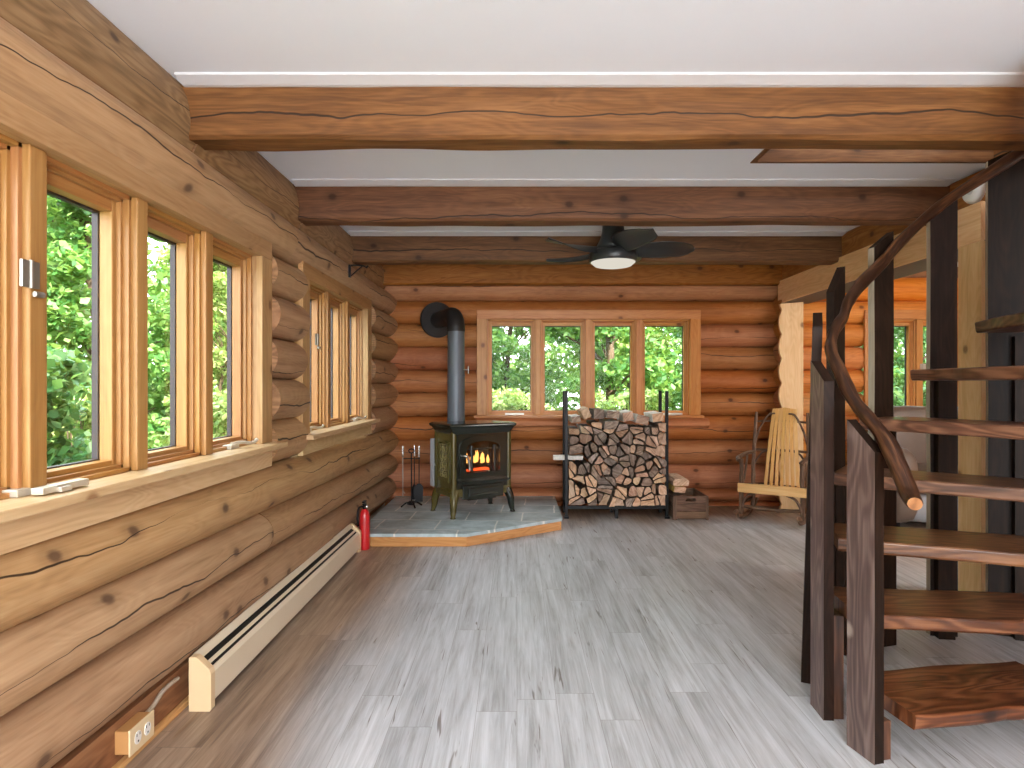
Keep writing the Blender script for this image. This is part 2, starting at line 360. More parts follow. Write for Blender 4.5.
class MB:
    def __init__(s):
        s.v, s.f, s.uv, s.sm, s.mi = [], [], [], [], []
        s.cur = 0

    def face(s, pts, uvs, smooth=False):
        b = len(s.v)
        s.v.extend(V(p) for p in pts)
        s.f.append(tuple(range(b, b + len(pts))))
        s.uv.append(uvs)
        s.sm.append(smooth)
        s.mi.append(s.cur)

    def loft(s, rings, caps=True, smooth=True, u0=None, closed=True, cap_mi=None, vmid=True):
        """rings of equal count; u along, v around (0 in the middle of the ring)"""
        u0 = uid() if u0 is None else u0
        n = len(rings[0])
        b = len(s.v)
        for r in rings:
            s.v.extend(V(p) for p in r)
        us = [0.0]
        cen = [sum((V(p) for p in r), V()) / n for r in rings]
        for i in range(1, len(rings)):
            us.append(us[-1] + max((cen[i] - cen[i - 1]).length, 1e-5))
        per = [0.0]
        mid = rings[len(rings) // 2]
        for j in range(n):
            per.append(per[-1] + (V(mid[(j + 1) % n]) - V(mid[j])).length)
        off = per[-1] / 2 if vmid else 0
        m = n if closed else n - 1
        for i in range(len(rings) - 1):
            for j in range(m):
                j2 = (j + 1) % n
                s.f.append((b + i * n + j, b + i * n + j2, b + (i + 1) * n + j2, b + (i + 1) * n + j))
                s.uv.append([(u0 + us[i], per[j] - off), (u0 + us[i], per[j + 1] - off), (u0 + us[i + 1], per[j + 1] - off), (u0 + us[i + 1], per[j] - off)])
                s.sm.append(smooth)
                s.mi.append(s.cur)
        if caps and closed:
            keep = s.cur
            if cap_mi is not None:
                s.cur = cap_mi
            for r, rev in ((rings[0], True), (rings[-1], False)):
                pts = [V(p) for p in r]
                c = sum(pts, V()) / n
                ax = (pts[0] - c)
                ax = ax.normalized() if ax.length > 1e-9 else V((1, 0, 0))
                nn = V()
                for j in range(n):
                    nn += (pts[j] - c).cross(pts[(j + 1) % n] - c)
                nn = nn.normalized() if nn.length > 1e-12 else V((0, 0, 1))
                ay = nn.cross(ax)
                uvs = [(u0 + 3 + (p - c).dot(ax), (p - c).dot(ay)) for p in pts]
                if rev:
                    pts, uvs = pts[::-1], uvs[::-1]
                s.face(pts, uvs, False)
            s.cur = keep
        return s

    def box(s, lo, hi, u0=None, T=None):
        u0 = uid() if u0 is None else u0
        lo, hi = V(lo), V(hi)
        for i in range(3):
            if lo[i] > hi[i]:
                lo[i], hi[i] = hi[i], lo[i]
        d = hi - lo
        L = max(range(3), key=lambda i: d[i])
        b = len(s.v)
        pts = [V((hi.x if i & 1 else lo.x, hi.y if i & 2 else lo.y, hi.z if i & 4 else lo.z)) for i in range(8)]
        s.v.extend(T @ p if T else p for p in pts)
        for q in ((0, 2, 3, 1), (4, 5, 7, 6), (0, 1, 5, 4), (2, 6, 7, 3), (0, 4, 6, 2), (1, 3, 7, 5)):
            axes = [i for i in range(3) if len({round(pts[k][i], 9) for k in q}) > 1] or [0, 1]
            ax = L if L in axes else axes[0]
            ay = [i for i in axes if i != ax] or [(ax + 1) % 3]
            fl = sum((i + 1) * (1 if pts[q[0]][i] == hi[i] else 0) for i in range(3) if i not in axes) * 0.37
            s.f.append(tuple(b + k for k in q))
            s.uv.append([(u0 + pts[k][ax] - lo[ax], pts[k][ay[0]] - (lo[ay[0]] + hi[ay[0]]) / 2 + 0.0 * fl) for k in q])
            s.sm.append(False)
            s.mi.append(s.cur)
        return s

    def prism(s, poly, fn, d0, d1, u0=None, smooth=False):
        """poly 2D, fn(a, b, d) -> 3D"""
        u0 = uid() if u0 is None else u0
        n = len(poly)
        ea = max(p[0] for p in poly) - min(p[0] for p in poly)
        eb = max(p[1] for p in poly) - min(p[1] for p in poly)
        w = (lambda a, b: (u0 + b, a)) if eb > ea else (lambda a, b: (u0 + a, b))
        s.face([fn(a, b, d0) for a, b in poly][::-1], [w(a, b) for a, b in poly][::-1])
        s.face([fn(a, b, d1) for a, b in poly], [w(a, b) for a, b in poly])
        b0 = len(s.v)
        for a, b in poly:
            s.v.append(V(fn(a, b, d0)))
            s.v.append(V(fn(a, b, d1)))
        for i in range(n):
            j = (i + 1) % n
            s.f.append((b0 + 2 * i, b0 + 2 * j, b0 + 2 * j + 1, b0 + 2 * i + 1))
            l = math.dist(poly[i], poly[j])
            if eb > ea and abs(poly[j][1] - poly[i][1]) > l * 0.7:
                s.uv.append([(u0 + poly[i][1], d0), (u0 + poly[j][1], d0), (u0 + poly[j][1], d1), (u0 + poly[i][1], d1)])
            else:
                s.uv.append([(u0, d0), (u0 + l, d0), (u0 + l, d1), (u0, d1)])
            s.sm.append(smooth)
            s.mi.append(s.cur)
        return s

    def ring_prism(s, outer, inner, fn, d0, d1):
        n = len(outer)
        u0 = uid()
        for i in range(n):
            j = (i + 1) % n
            o0, o1, i0, i1 = outer[i], outer[j], inner[i], inner[j]
            q = [o0, o1, i1, i0]
            s.face([fn(a, b, d1) for a, b in q], [(u0 + a, b) for a, b in q])
            s.face([fn(a, b, d0) for a, b in q][::-1], [(u0 + a, b) for a, b in q][::-1])
            for p0, p1 in ((o0, o1), (i1, i0)):
                s.face([fn(*p0, d0), fn(*p1, d0), fn(*p1, d1), fn(*p0, d1)], [(u0, 0), (u0 + .1, 0), (u0 + .1, .02), (u0, .02)])
        return s

    def tube(s, pts, rad, n=10, caps=True, flat=1.0, smooth=True, start=None, cap_mi=None):
        pts = [V(p) for p in pts]
        rad = rad if isinstance(rad, (list, tuple)) else [rad] * len(pts)
        t = [(pts[min(i + 1, len(pts) - 1)] - pts[max(i - 1, 0)]).normalized() for i in range(len(pts))]
        a = start or (V((0, 0, 1)) if abs(t[0].z) < 0.9 else V((1, 0, 0)))
        a = V(a)
        rings = []
        for i, p in enumerate(pts):
            a = (a - t[i] * a.dot(t[i])).normalized()
            b = t[i].cross(a)
            rings.append([p + (a * math.cos(2 * PI * j / n) + b * math.sin(2 * PI * j / n) * flat) * rad[i] for j in range(n)])
        return s.loft(rings, caps, smooth, cap_mi=cap_mi)

    def lathe(s, prof, c=(0, 0, 0), n=24, T=None, caps=True):
        c = V(c)
        rings = []
        for r, z in prof:
            ring = [V((r * math.cos(2 * PI * j / n), r * math.sin(2 * PI * j / n), z)) for j in range(n)]
            rings.append([c + (T @ p if T else p) for p in ring])
        return s.loft(rings, caps, True)

    def build(s, name, mat, parent=None, bevel=0.0, base=False, seg=2):
        org = V()
        if parent is not None:
            org = ORG[parent.name]
        elif base:
            lo = V((min(p.x for p in s.v), min(p.y for p in s.v), min(p.z for p in s.v)))
            hi = V((max(p.x for p in s.v), max(p.y for p in s.v), max(p.z for p in s.v)))
            org = V(((lo.x + hi.x) / 2, (lo.y + hi.y) / 2, lo.z))
        me = bpy.data.meshes.new(name)
        me.from_pydata([p - org for p in s.v], [], s.f)
        uvl = me.uv_layers.new(name='UVMap')
        k = 0
        dat = []
        for q in s.uv:
            for a in q:
                dat.extend(a)
        uvl.data.foreach_set('uv', dat)
        me.polygons.foreach_set('use_smooth', s.sm)
        for m in (mat if isinstance(mat, list) else [mat]):
            me.materials.append(m)
        me.polygons.foreach_set('material_index', s.mi)
        me.update()
        o = bpy.data.objects.new(name, me)
        C.objects.link(o)
        if parent is not None:
            o.parent = parent
            ORG[o.name] = org
        elif base:
            o.location = org
            ORG[o.name] = org
        else:
            ORG[o.name] = V()
        if bevel:
            md = o.modifiers.new('Bevel', 'BEVEL')
            md.width = bevel
            md.segments = seg
            md.limit_method = 'ANGLE'
        return o


def tag(o, label=None, cat=None, group=None, kind=None):
    for k, v in (('label', label), ('category', cat), ('group', group), ('kind', kind)):
        if v:
            o[k] = v
    return o


def thing(name, loc, label=None, cat=None, group=None, kind=None, rotz=0.0, local=False):
    o = bpy.data.objects.new(name, None)
    o.empty_display_size = 0.1
    C.objects.link(o)
    o.location = loc
    o.rotation_euler = (0, 0, rotz)
    ORG[o.name] = V() if local else V(loc)
    return tag(o, label, cat, group, kind)


def struct(o):
    o['kind'] = 'structure'
    return o


def copy_tree(o, parent=None):
    c = o.copy()
    C.objects.link(c)
    if parent is not None:
        c.parent = parent
    ORG[c.name] = ORG[o.name]
    for ch in [x for x in o.children]:
        copy_tree(ch, c)
    return c


def spline(pts, k=8):
    """Catmull-Rom through pts"""
    pts = [V(p) for p in pts]
    out = []
    for i in range(len(pts) - 1):
        p0, p1, p2, p3 = pts[max(i - 1, 0)], pts[i], pts[i + 1], pts[min(i + 2, len(pts) - 1)]
        for j in range(k):
            t = j / k
            out.append(0.5 * ((2 * p1) + (p2 - p0) * t + (2 * p0 - 5 * p1 + 4 * p2 - p3) * t * t + (3 * p1 - p0 - 3 * p2 + p3) * t ** 3))
    out.append(pts[-1])
    return out


def lerp(a, b, t):
    return a + (b - a) * t


def log(mb, p0, p1, r0, r1, face, n=28, rough=0.035, cap_mi=1, step=0.12, flat=1.0):
    """round log from p0 to p1 whose v = 0 line looks along face; r = (half height), flat = depth ratio"""
    p0, p1 = V(p0), V(p1)
    d = p1 - p0
    L = d.length
    t = d / L
    f = V(face).normalized()
    up = V((0, 0, 1))
    k = max(2, int(L / step))
    seed = R.random() * 100
    rings = []
    for i in range(k + 1):
        s = i / k
        p = p0 + d * s
        r = lerp(r0, r1, s)
        ring = []
        for j in range(n):
            a = 2 * PI * j / n - PI
            dirv = f * math.cos(a) * flat + up * math.sin(a)
            w = 1 + rough * noise.noise(V((s * L * 1.1 + seed, math.cos(a) * 1.3, math.sin(a) * 1.3 + seed))) + rough * 0.35 * noise.noise(V((s * L * 5 + seed, math.cos(a) * 4, math.sin(a) * 4)))
            ring.append(p + dirv * r * w)
        rings.append(ring)
    mb.loft(rings, True, True, cap_mi=cap_mi)


def beam(mb, p0, p1, wd, ht, rough=0.006, step=0.1, side=None, chamfer=0.012):
    """hewn rectangular timber: wd horizontal, ht vertical (p = centre line)"""
    p0, p1 = V(p0), V(p1)
    d = p1 - p0
    L = d.length
    t = d / L
    up = V((0, 0, 1)) if abs(t.z) < 0.9 else V((0, 1, 0))
    sd = V(side) if side is not None else t.cross(up).normalized()
    up = sd.cross(t).normalized()
    k = max(2, int(L / step))
    seed = R.random() * 100
    c = chamfer
    a, b = wd / 2, ht / 2
    sec = []
    base = [(-a + c, -b), (a - c, -b), (a, -b + c), (a, b - c), (a - c, b), (-a + c, b), (-a, b - c), (-a, -b + c)]
    # start in the middle of the bottom so v = 0 falls on the top middle; subdivide the long faces
    for i in range(8):
        q, w = base[i], base[(i + 1) % 8]
        m = 3 if i % 2 == 0 else 1
        for j in range(m):
            sec.append((lerp(q[0], w[0], j / m), lerp(q[1], w[1], j / m)))
    rings = []
    for i in range(k + 1):
        p = p0 + d * (i / k)
        ring = []
        for x, y in sec:
            w = rough * noise.noise(V((i / k * L * 2.2 + seed, x * 9, y * 9 + seed)))
            ring.append(p + sd * (x + math.copysign(w, x) if abs(x) > a * .9 else x) + up * (y + (w if y > 0 else -w) if abs(y) > b * .9 else y))
        rings.append(ring)
    # roll the ring so that v = 0 sits on a side face
    roll = 13
    rings = [r[roll:] + r[:roll] for r in rings]
    mb.loft(rings, True, False)


# ------------------------------------------------------------------ camera, world, lights
F = 605.0
EYE = 1.22
cam = bpy.data.cameras.new('camera')
cam.sensor_width = 36
cam.lens = F / 1024 * 36
cam.shift_x = -5 / 1024
cam.shift_y = 1 / 1024
cam.clip_start = 0.02
co = bpy.data.objects.new('camera', cam)
co.location = (0, 0, EYE)
co.rotation_euler = (PI / 2, 0, 0)
C.objects.link(co)
S.camera = co


def px(x, y, D):
    """a point of the place at distance D along the room, from where it shows in the photograph"""
    return V(((x - 517) / F * D, D, EYE - (y - 385) / F * D))


w = bpy.data.worlds.new('world')
S.world = w
w.use_nodes = True
bg = w.node_tree.nodes['Background']
bg.inputs[0].default_value = (0.88, 0.95, 1.0, 1)
bg.inputs[1].default_value = 4.0

sun = bpy.data.lights.new('sun', 'SUN')
sun.energy = 8.0
sun.angle = 0.01
sun.color = (1.0, 0.94, 0.82)
so = bpy.data.objects.new('sun', sun)
so.rotation_euler = V((-0.58, 0.72, -0.66)).to_track_quat('-Z', 'Y').to_euler()
so.location = (6, -8, 12)
C.objects.link(so)

S.view_settings.view_transform = 'Standard'
S.view_settings.look = 'None'
S.view_settings.exposure = 1.5
S.view_settings.gamma = 1.0
S.view_settings.use_curve_mapping = False
S.cycles.max_bounces = 8
S.cycles.diffuse_bounces = 5
S.cycles.transparent_max_bounces = 16
S.cycles.use_denoising = True
S.cycles.sample_clamp_indirect = 6.0

# ------------------------------------------------------------------ room shell
CEIL = 2.442
m = MB()
m.box((-1.45, -4, -0.1), (6.3, 6.35, 0))
struct(m.build('floor', M['floor']))

OX0, OX1, OY0, OY1 = 1.28, 2.62, 2.58, 3.32      # stairwell opening
m = MB()
m.box((-1.6, -4, CEIL), (6.3, OY0, CEIL + 0.12))
m.box((-1.6, OY0, CEIL), (OX0, OY1, CEIL + 0.12))
m.box((OX1, OY0, CEIL), (6.3, OY1, CEIL + 0.12))
m.box((-1.6, OY1, CEIL), (6.3, 6.4, CEIL + 0.12))
struct(m.build('ceiling', M['ceiling']))
m = MB()
m.box((OX0, OY1 - 0.025, CEIL - 0.006), (OX1 - 0.001, OY1 - 0.001, CEIL + 0.42))
m.box((OX0 + 0.001, OY0 + 0.02, CEIL - 0.006), (OX0 + 0.025, OY1 - 0.026, CEIL + 0.13))
m.box((OX1 - 0.025, OY0 + 0.02, CEIL + 0.001), (OX1 - 0.001, OY1 - 0.026, CEIL + 0.13))
m.box((OX0 + .001, OY0 + 0.001, CEIL + 0.0), (OX1 - .001, OY0 + .019, CEIL + 0.125))
m.box((OX0 - 1.0, OY0 - 2.4, CEIL + .85), (OX1 + 1.8, OY1 + 1.0, CEIL + .9))  # unseen lid added over the stairwell to block sun and limit sky light
struct(m.build('trim_1_sun_lid', M['beam']))

# --- left log wall
LX = -1.335      # log axis
FAR = 6.16


def gz(k, y):
    near = [0.0, .19, .40, .615, .83, 1.05, 1.265, 1.48, 1.695, 1.905, 2.135]
    far = [0.0, .075, .30, .53, .775, 1.01, 1.235, 1.46, 1.70, 1.925, 2.15]
    t = max(-0.6, min(1, (y - 1.5) / 4.3))
    return lerp(near[k], far[k], t)


def left_log(mb, k, y0, y1, dx=0.0):
    za, zb = (gz(k, y0) + gz(k + 1, y0)) / 2, (gz(k, y1) + gz(k + 1, y1)) / 2
    ra, rb = (gz(k + 1, y0) - gz(k, y0)) / 2 * 1.012, (gz(k + 1, y1) - gz(k, y1)) / 2 * 1.012
    r = (ra + rb) / 2
    log(mb, (LX + dx, y0, za), (LX + dx, y1, zb), ra, rb, (1, 0, 0), flat=0.115 / r)


m = MB()
left_log(m, 1, -4, 4.02)
left_log(m, 1, 4.025, FAR, -0.008)
left_log(m, 2, -4, 3.02)
left_log(m, 2, 3.025, FAR, 0.006)
left_log(m, 3, -4, FAR)
W1, W2 = (1.05, 3.09), (3.54, 5.20)
for k in range(4, 9):
    left_log(m, k, -4, W1[0])
    left_log(m, k, W1[1] + 0.002, W2[0] - 0.004, 0.012 * (k % 2))
    left_log(m, k, W2[1] + 0.004, FAR, 0.01)
left_log(m, 9, -4, 3.35, 0.012)
left_log(m, 9, 3.355, FAR, 0.0)
struct(m.build('wall_left', [M['log_left'], M['log_end']]))
m = MB()
yy = [-4, 2.50, 3.72, 4.94, 6.2]
for a, b in zip(yy, yy[1:]):
    log(m, (-1.45, a + 0.003, 2.30), (-1.45, b - 0.003, 2.30), 0.20, 0.19, (1, 0, 0), flat=0.70, rough=0.05)
tag(struct(m.build('wall_left_plate', [M['log_top'], M['log_end']])), 'thick round plate log along the top of the left wall')
# inner lining hides the gaps between courses
m = MB()
for (a, b, z0, z1) in ((-4, 6.2, 0.02, 0.80), (-4, 1.05, 0.8, 2.2), (3.09, 3.54, 0.8, 2.2), (5.20, 6.2, 0.8, 2.2), (1.05, 3.09, 1.95, 2.2), (3.54, 5.20, 1.95, 2.2)):
    m.box((-1.46, a, z0), (-1.345, b, z1))
struct(m.build('wall_left_core', M['baseboard']))
m = MB()
m.box((-1.345, -4, 0), (-1.272, 4.545, 0.15))
struct(m.build('baseboard_left', M['baseboard']))
m = MB()
m.box((-1.272, -4, 0.0), (-1.25, 4.5, 0.022))
struct(m.build('trim_2', M['trim'], bevel=0.004))

# --- back log wall
BY = 6.225
BG = [-0.06, .03, .165, .41, .656, .902, 1.138, 1.374, 1.61, 1.845, 2.08, 2.32]
WB = (-0.40, 1.86)
WR = (3.50, 5.56)
mb_, mr_ = MB(), MB()


def back_log(mb, k, x0, x1):
    z = (BG[k] + BG[k + 1]) / 2
    r = (BG[k + 1] - BG[k]) / 2 * 1.015
    j = R.uniform(-0.006, 0.006)
    log(mb, (x0, BY, z + j), (x1, BY, z - j), r, r * R.uniform(0.97, 1.03), (0, -1, 0), flat=0.12 / r, step=0.1, rough=0.03)


for k in range(0, 11):
    if 5 <= k <= 8:
        back_log(mb_, k, -1.34, WB[0] + 0.02)
        back_log(mb_, k, WB[1] - 0.02, 2.66)
        back_log(mr_, k, 2.74, WR[0] + 0.02)
        back_log(mr_, k, WR[1] - 0.02, 6.3)
    else:
        back_log(mb_, k, -1.34, 2.66)
        back_log(mr_, k, 2.74, 6.3)
struct(mb_.build('wall_back', [M['log_back'], M['log_end']]))
struct(mr_.build('wall_back_far_room', [M['log_far'], M['log_end']]))
m = MB()
for (a, b, z0, z1) in ((-1.45, 6.3, 0.0, 0.80), (-1.45, -0.42, .8, 2.44), (1.88, 3.48, .8, 2.44), (5.58, 6.3, .8, 2.44), (-0.42, 1.88, 2.0, 2.44), (3.48, 5.58, 2.0, 2.44)):
    m.box((a, BY + 0.02, z0), (b, BY + 0.12, z1))
struct(m.build('wall_back_core', M['baseboard']))

# --- right partition with the wide opening
PX = 2.62
m = MB()
for k in range(1, 10):
    z = (gz(k, 3) + gz(k + 1, 3)) / 2
    log(m, (PX + 0.14, -4, z), (PX + 0.14, 3.40, z), 0.114, 0.114, (-1, 0, 0), flat=1.05)
    z = (BG[k] + BG[k + 1]) / 2 + 0.06
    if k < 10:
        log(m, (PX + 0.08, 5.93, z), (PX + 0.08, 6.12, z), 0.122, 0.122, (-1, 0, 0), flat=0.9)
m.box((PX + 0.1, -4, 0), (PX + 0.2, 3.40, 2.2))
struct(m.build('wall_right', [M['log_back'], M['log_end']]))
m = MB()
beam(m, (PX + 0.12, -4, 2.345), (PX + 0.12, 6.10, 2.345), 0.24, 0.19)
struct(m.build('wall_right_plate', M['beam_warm']))
m = MB()
for k in range(0, 11):
    z = (BG[k] + BG[k + 1]) / 2
    log(m, (6.24, -4, z), (6.24, 6.2, z), .125, .125, (-1, 0, 0), step=.5)
m.box((6.26, -4, 0), (6.34, 6.3, 2.44))
struct(m.build('wall_far_right', [M['log_far'], M['log_end']]))
hd = thing('trim_3', (PX, 4.6, 2.03), kind='structure')
hd['label'] = 'pale pine header beam over the wide opening on the right'
m = MB()
beam(m, (PX - 0.012, 3.385, 2.14), (PX - 0.012, 6.02, 2.14), 0.024, 0.22, rough=0.001, chamfer=0.003)
m.build('face_board', M['pine'], hd)
m = MB()
m.box((PX, 3.40, 2.03), (PX + 0.28, 6.02, 2.249))
m.build('soffit_board', M['grey_board'], hd)
m = MB()
m.box((PX - 0.022, 3.385, 0), (PX, 3.565, 2.029))
m.box((PX, 3.40, 0.0), (PX + 0.28, 3.42, 2.029))
m.build('side_casing', M['pine'], hd, bevel=0.003)
# far cap board, its left edge scribed round the log ends
poly = []
zz = 0.0
while zz <= 2.029:
    ph = (zz - 0.06) / 0.236
    poly.append((PX - 0.055 + 0.03 * abs(math.sin(PI * ph)) ** 0.7 * -1 + 0.02, zz))
    zz += 0.0197
poly = [(PX + 0.17, 0.0), (PX + 0.17, 2.03)] + [(a, b) for a, b in reversed(poly)]
# top of the board rises past the header on its left
m = MB()
m.prism(poly, lambda a, b, d: (a, d, b), 5.925, 5.895)
m.build('end_board', M['pine'], hd)

# --- beams
BD = [2.44, 3.66, 4.88, 5.98]
blab = ['nearest brown timber ceiling beam with a long crack, close below the white ceiling',
        'second brown timber ceiling beam from the camera, in front of the ceiling fan',
        'third brown timber ceiling beam, just behind the ceiling fan',
        'short-faced orange timber ceiling beam lying against the back log wall']
for i, d in enumerate(BD):
    m = MB()
    wd = 0.14 if i < 3 else 0.12
    x0 = (-1.42, -1.40, -1.37, -1.34)[i]
    beam(m, (x0, d + wd / 2, 2.328), (2.66 if i else 3.2, d + wd / 2, 2.328), wd, 0.225, rough=0.012 if i == 0 else 0.008, chamfer=0.014)
    o = struct(m.build('ceiling_beam', M['beam'] if i < 3 else M['beam_warm']))
    tag(o, blab[i], 'beam', 'timber beams across the ceiling')
m = MB()
for i, d in enumerate(BD[:3]):
    x1 = (3.2, 2.6, 2.62)[i]
    m.prism([(d - 0.001, CEIL), (d - 0.001, CEIL - 0.022), (d - 0.02, CEIL - 0.022), (d - 0.075, CEIL - 0.008), (d - 0.075, CEIL)],
            lambda a, b, q: (q, a, b), -1.34, x1)
struct(m.build('trim_4', M['ceil_trim']))


# ------------------------------------------------------------------ windows
def window(name, label, P, s0, s1, z0, z1, n, cw, mats, sill_out, cranks, hinges, apron, out_ext):
    """P(s, z, d): s along the wall, d outwards from the casing face; inner opening s0..s1, z0..z1"""
    mc, ms, msill = mats
    rt = thing(name, P((s0 + s1) / 2, z0, 0), kind='structure')
    rt['label'] = label

    def bx(m, a, b):
        m.box(P(*a), P(*b))

    m = MB(); bx(m, (s0 - cw, z1, 0), (s1 + cw, z1 + 0.09, 0.03)); m.build('head_casing', mc, rt, bevel=0.003)
    for a, b in ((s0 - cw, s0), (s1, s1 + cw)):
        m = MB(); bx(m, (a, z0, 0.0), (b, z1, 0.03)); m.build('side_casing', mc, rt, bevel=0.003)
    m = MB()
    for a, b in ((s0 - 0.03, s0), (s1, s1 + 0.03)):
        bx(m, (a, z0, 0.028), (b, z1, 0.16))
    bx(m, (s0 - 0.03, z1, 0.028), (s1 + 0.03, z1 + 0.03, 0.16))
    bx(m, (s0 - 0.03, z0 - 0.04, 0.1), (s1 + 0.03, z0, 0.16))
    m.build('jamb', mc, rt, bevel=0.002)
    m = MB(); bx(m, (s0 - cw - 0.03, z0 - 0.028, -sill_out), (s1 + cw + 0.03, z0, 0.12)); m.build('sill', msill, rt, bevel=0.004)
    if apron:
        m = MB(); bx(m, (s0 - cw, z0 - 0.028 - apron, -0.0), (s1 + cw, z0 - 0.029, 0.03)); m.build('apron', msill, rt, bevel=0.003)
    pitch = (s1 - s0) / n
    for i in range(1, n):
        c = s0 + i * pitch
        m = MB()
        bx(m, (c - 0.03, z0, 0.03), (c + 0.03, z1, 0.15))
        m.build('mullion', ms, rt, bevel=0.004)
    for i in range(n):
        a = s0 + i * pitch + (0.03 if i else 0.0)
        b = s0 + (i + 1) * pitch - (0.03 if i < n - 1 else 0.0)
        m = MB()
        # stepped stop
        st = 0.014
        for (q0, q1, k) in ((0.05, 0.085, 0.014), (0.07, 0.086, 0.026)):
            bx(m, (a, z0, q0), (a + k, z1, q1)); bx(m, (b - k, z0, q0), (b, z1, q1))
            bx(m, (a, z1 - k, q0), (b, z1, q1)); bx(m, (a, z0, q0), (b, z0 + k, q1))
        m.build('stop', ms, rt, bevel=0.0015)
        m = MB()
        t = 0.042
        bx(m, (a, z0, 0.087), (a + t, z1, 0.13)); bx(m, (b - t, z0, 0.087), (b, z1, 0.13))
        bx(m, (a + t, z1 - t - 0.02, 0.087), (b - t, z1, 0.13)); bx(m, (a + t, z0, 0.087), (b - t, z0 + t, 0.13))
        sash = m.build('sash', ms, rt, bevel=0.003)
        m = MB(); bx(m, (a + t - 0.004, z0 + t - 0.004, 0.112), (b - t + 0.004, z1 - t - 0.016, 0.116)); m.build('glass_pane', M['glass'], sash)
        m = MB()
        e = out_ext
        bx(m, (a, z0, 0.132), (a + t + 0.004, z1, 0.152)); bx(m, (b - t - 0.004, z0, 0.132), (b, z1, 0.152))
        bx(m, (a, z1 - t - 0.026, 0.132), (b, z1, 0.15)); bx(m, (a, z0, 0.132), (b, z0 + t + 0.004, 0.15))
        o = m.build('outer_frame', M['alu'], rt)
        o['label'] = 'dark outer window frame'
    for s in cranks:
        m = MB()
        bx(m, (s - 0.05, z0 + 0.001, 0.03), (s + 0.03, z0 + 0.02, 0.075))
        if s < 2:
            bx(m, (s - 0.03, z0 + 0.004, -0.02), (s + 0.14, z0 + 0.022, 0.012))
            bx(m, (s + 0.02, z0 + 0.002, -0.03), (s + 0.06, z0 + 0.016, -0.018))
        else:
            m.tube(spline([P(s - .02, z0 + 0.022, 0.045), P(s + 0.03, z0 + 0.026, 0.02), P(s + 0.08, z0 + 0.018, 0.005), P(s + 0.12, z0 + 0.02, 0.0), P(s + .14, z0 + .03, -.004)], 5), 0.0085, 8)
        o = m.build('crank_handle', M['crank'], rt, bevel=0.002)
        o['label'] = 'pale metal crank handle'
    for s, z in hinges:
        m = MB()
        bx(m, (s - 0.028, z - 0.035, 0.022), (s - 0.003, z + 0.035, 0.03))
        bx(m, (s + 0.003, z - 0.035, 0.022), (s + 0.028, z + 0.035, 0.03))
        m.tube([P(s, z - 0.037, 0.022), P(s, z + 0.037, 0.022)], 0.006, 8)
        m.tube([P(s + 0.01, z - 0.05, 0.022), P(s + 0.035, z - 0.05, 0.018)], 0.008, 8)
        o = m.build('sash_lock', M['steel'], rt)
        o['label'] = 'grey metal sash lock'
    return rt


PL = lambda s, z, d: V((-1.25 - d, s, z))
PB = lambda s, z, d: V((s, 6.085 + d, z))
window('window_1', 'large wooden casement window nearest the camera in the left log wall', PL, 1.17, 2.97, .93, 1.855, 4, 0.12,
       (M['casing_l'], M['sash_l'], M['sill']), 0.07, [1.60, 2.76], [(1.585, 1.51)], 0.095, 0)
window('window_2', 'smaller wooden casement window farther along the left log wall', PL, 3.655, 5.08, .93, 1.855, 3, 0.12,
       (M['casing_l'], M['sash_l'], M['sill']), 0.07, [3.75, 4.85], [(3.86, 1.51)], 0.095, 0)
wb_ = window('window_3', 'four-pane orange wooden window in the back wall behind the firewood', PB, -0.30, 1.745, .915, 1.885, 4, 0.105,
             (M['casing_b'], M['casing_b'], M['casing_b']), 0.02, [-0.07, 1.52], [], 0.0, 0)
m = MB()
beam(m, (-0.42, 6.12, 0.835), (1.93, 6.12, 0.835), 0.11, 0.10, rough=0.006, chamfer=0.03)
m.build('sill_log', M['log_back'], wb_)
window('window_4', 'wooden window of the far room seen between the stair planks', PB, 3.61, 5.45, .915, 1.885, 4, 0.11,
       (M['casing_b'], M['casing_b'], M['casing_b']), 0.03, [], [(4.10, 1.40)], 0.08, 0)

# ------------------------------------------------------------------ heater, outlet, extinguisher, hook, smoke detector
HT = thing('baseboard_heater', (-1.19, 3.34, 0), 'long cream electric baseboard heater on the floor along the left log wall', 'heater')
y0, y1 = 2.29, 4.41
prof_front = [(-1.150, .025), (-1.146, .03), (-1.146, .135), (-1.158, .150), (-1.162, .150), (-1.152, .133), (-1.152, .03)]
pf = lambda a, b, d: (a, d, b)
m = MB(); m.prism([(-1.226, .0), (-1.218, .0), (-1.218, .195), (-1.226, .195)], pf, y0, y1); m.build('back_panel', M['cream'], HT)
m = MB(); m.prism(prof_front, pf, y0, y1); m.build('front_cover', M['cream'], HT)
m = MB(); m.prism([(-1.218, .203), (-1.226, .203), (-1.226, .195), (-1.218, .193), (-1.196, .183), (-1.193, .188)], pf, y0, y1); m.build('top_panel', M['cream'], HT)
m = MB(); m.prism([(-1.184, .165), (-1.180, .169), (-1.170, .158), (-1.174, .154)], pf, y0, y1)
m.build('damper_strip', M['cream'], HT)
m = MB(); m.prism([(-1.217, .02), (-1.156, .02), (-1.156, .132), (-1.165, .145), (-1.2, .172), (-1.217, .18)], pf, y0 + .01, y1 - .01)
o = m.build('slot', M['fin'], HT); o['label'] = 'dark slot with heating fins'
cap = [(-1.226, 0), (-1.148, 0), (-1.143, .006), (-1.143, .14), (-1.15, .158), (-1.19, .196), (-1.2, .203), (-1.226, .203)]
for a, b in ((y0 - .03, y0), (y1, y1 + .03)):
    m = MB(); m.prism(cap, pf, a, b); m.build('end_cap', M['cream_cap'], HT, bevel=0.004)

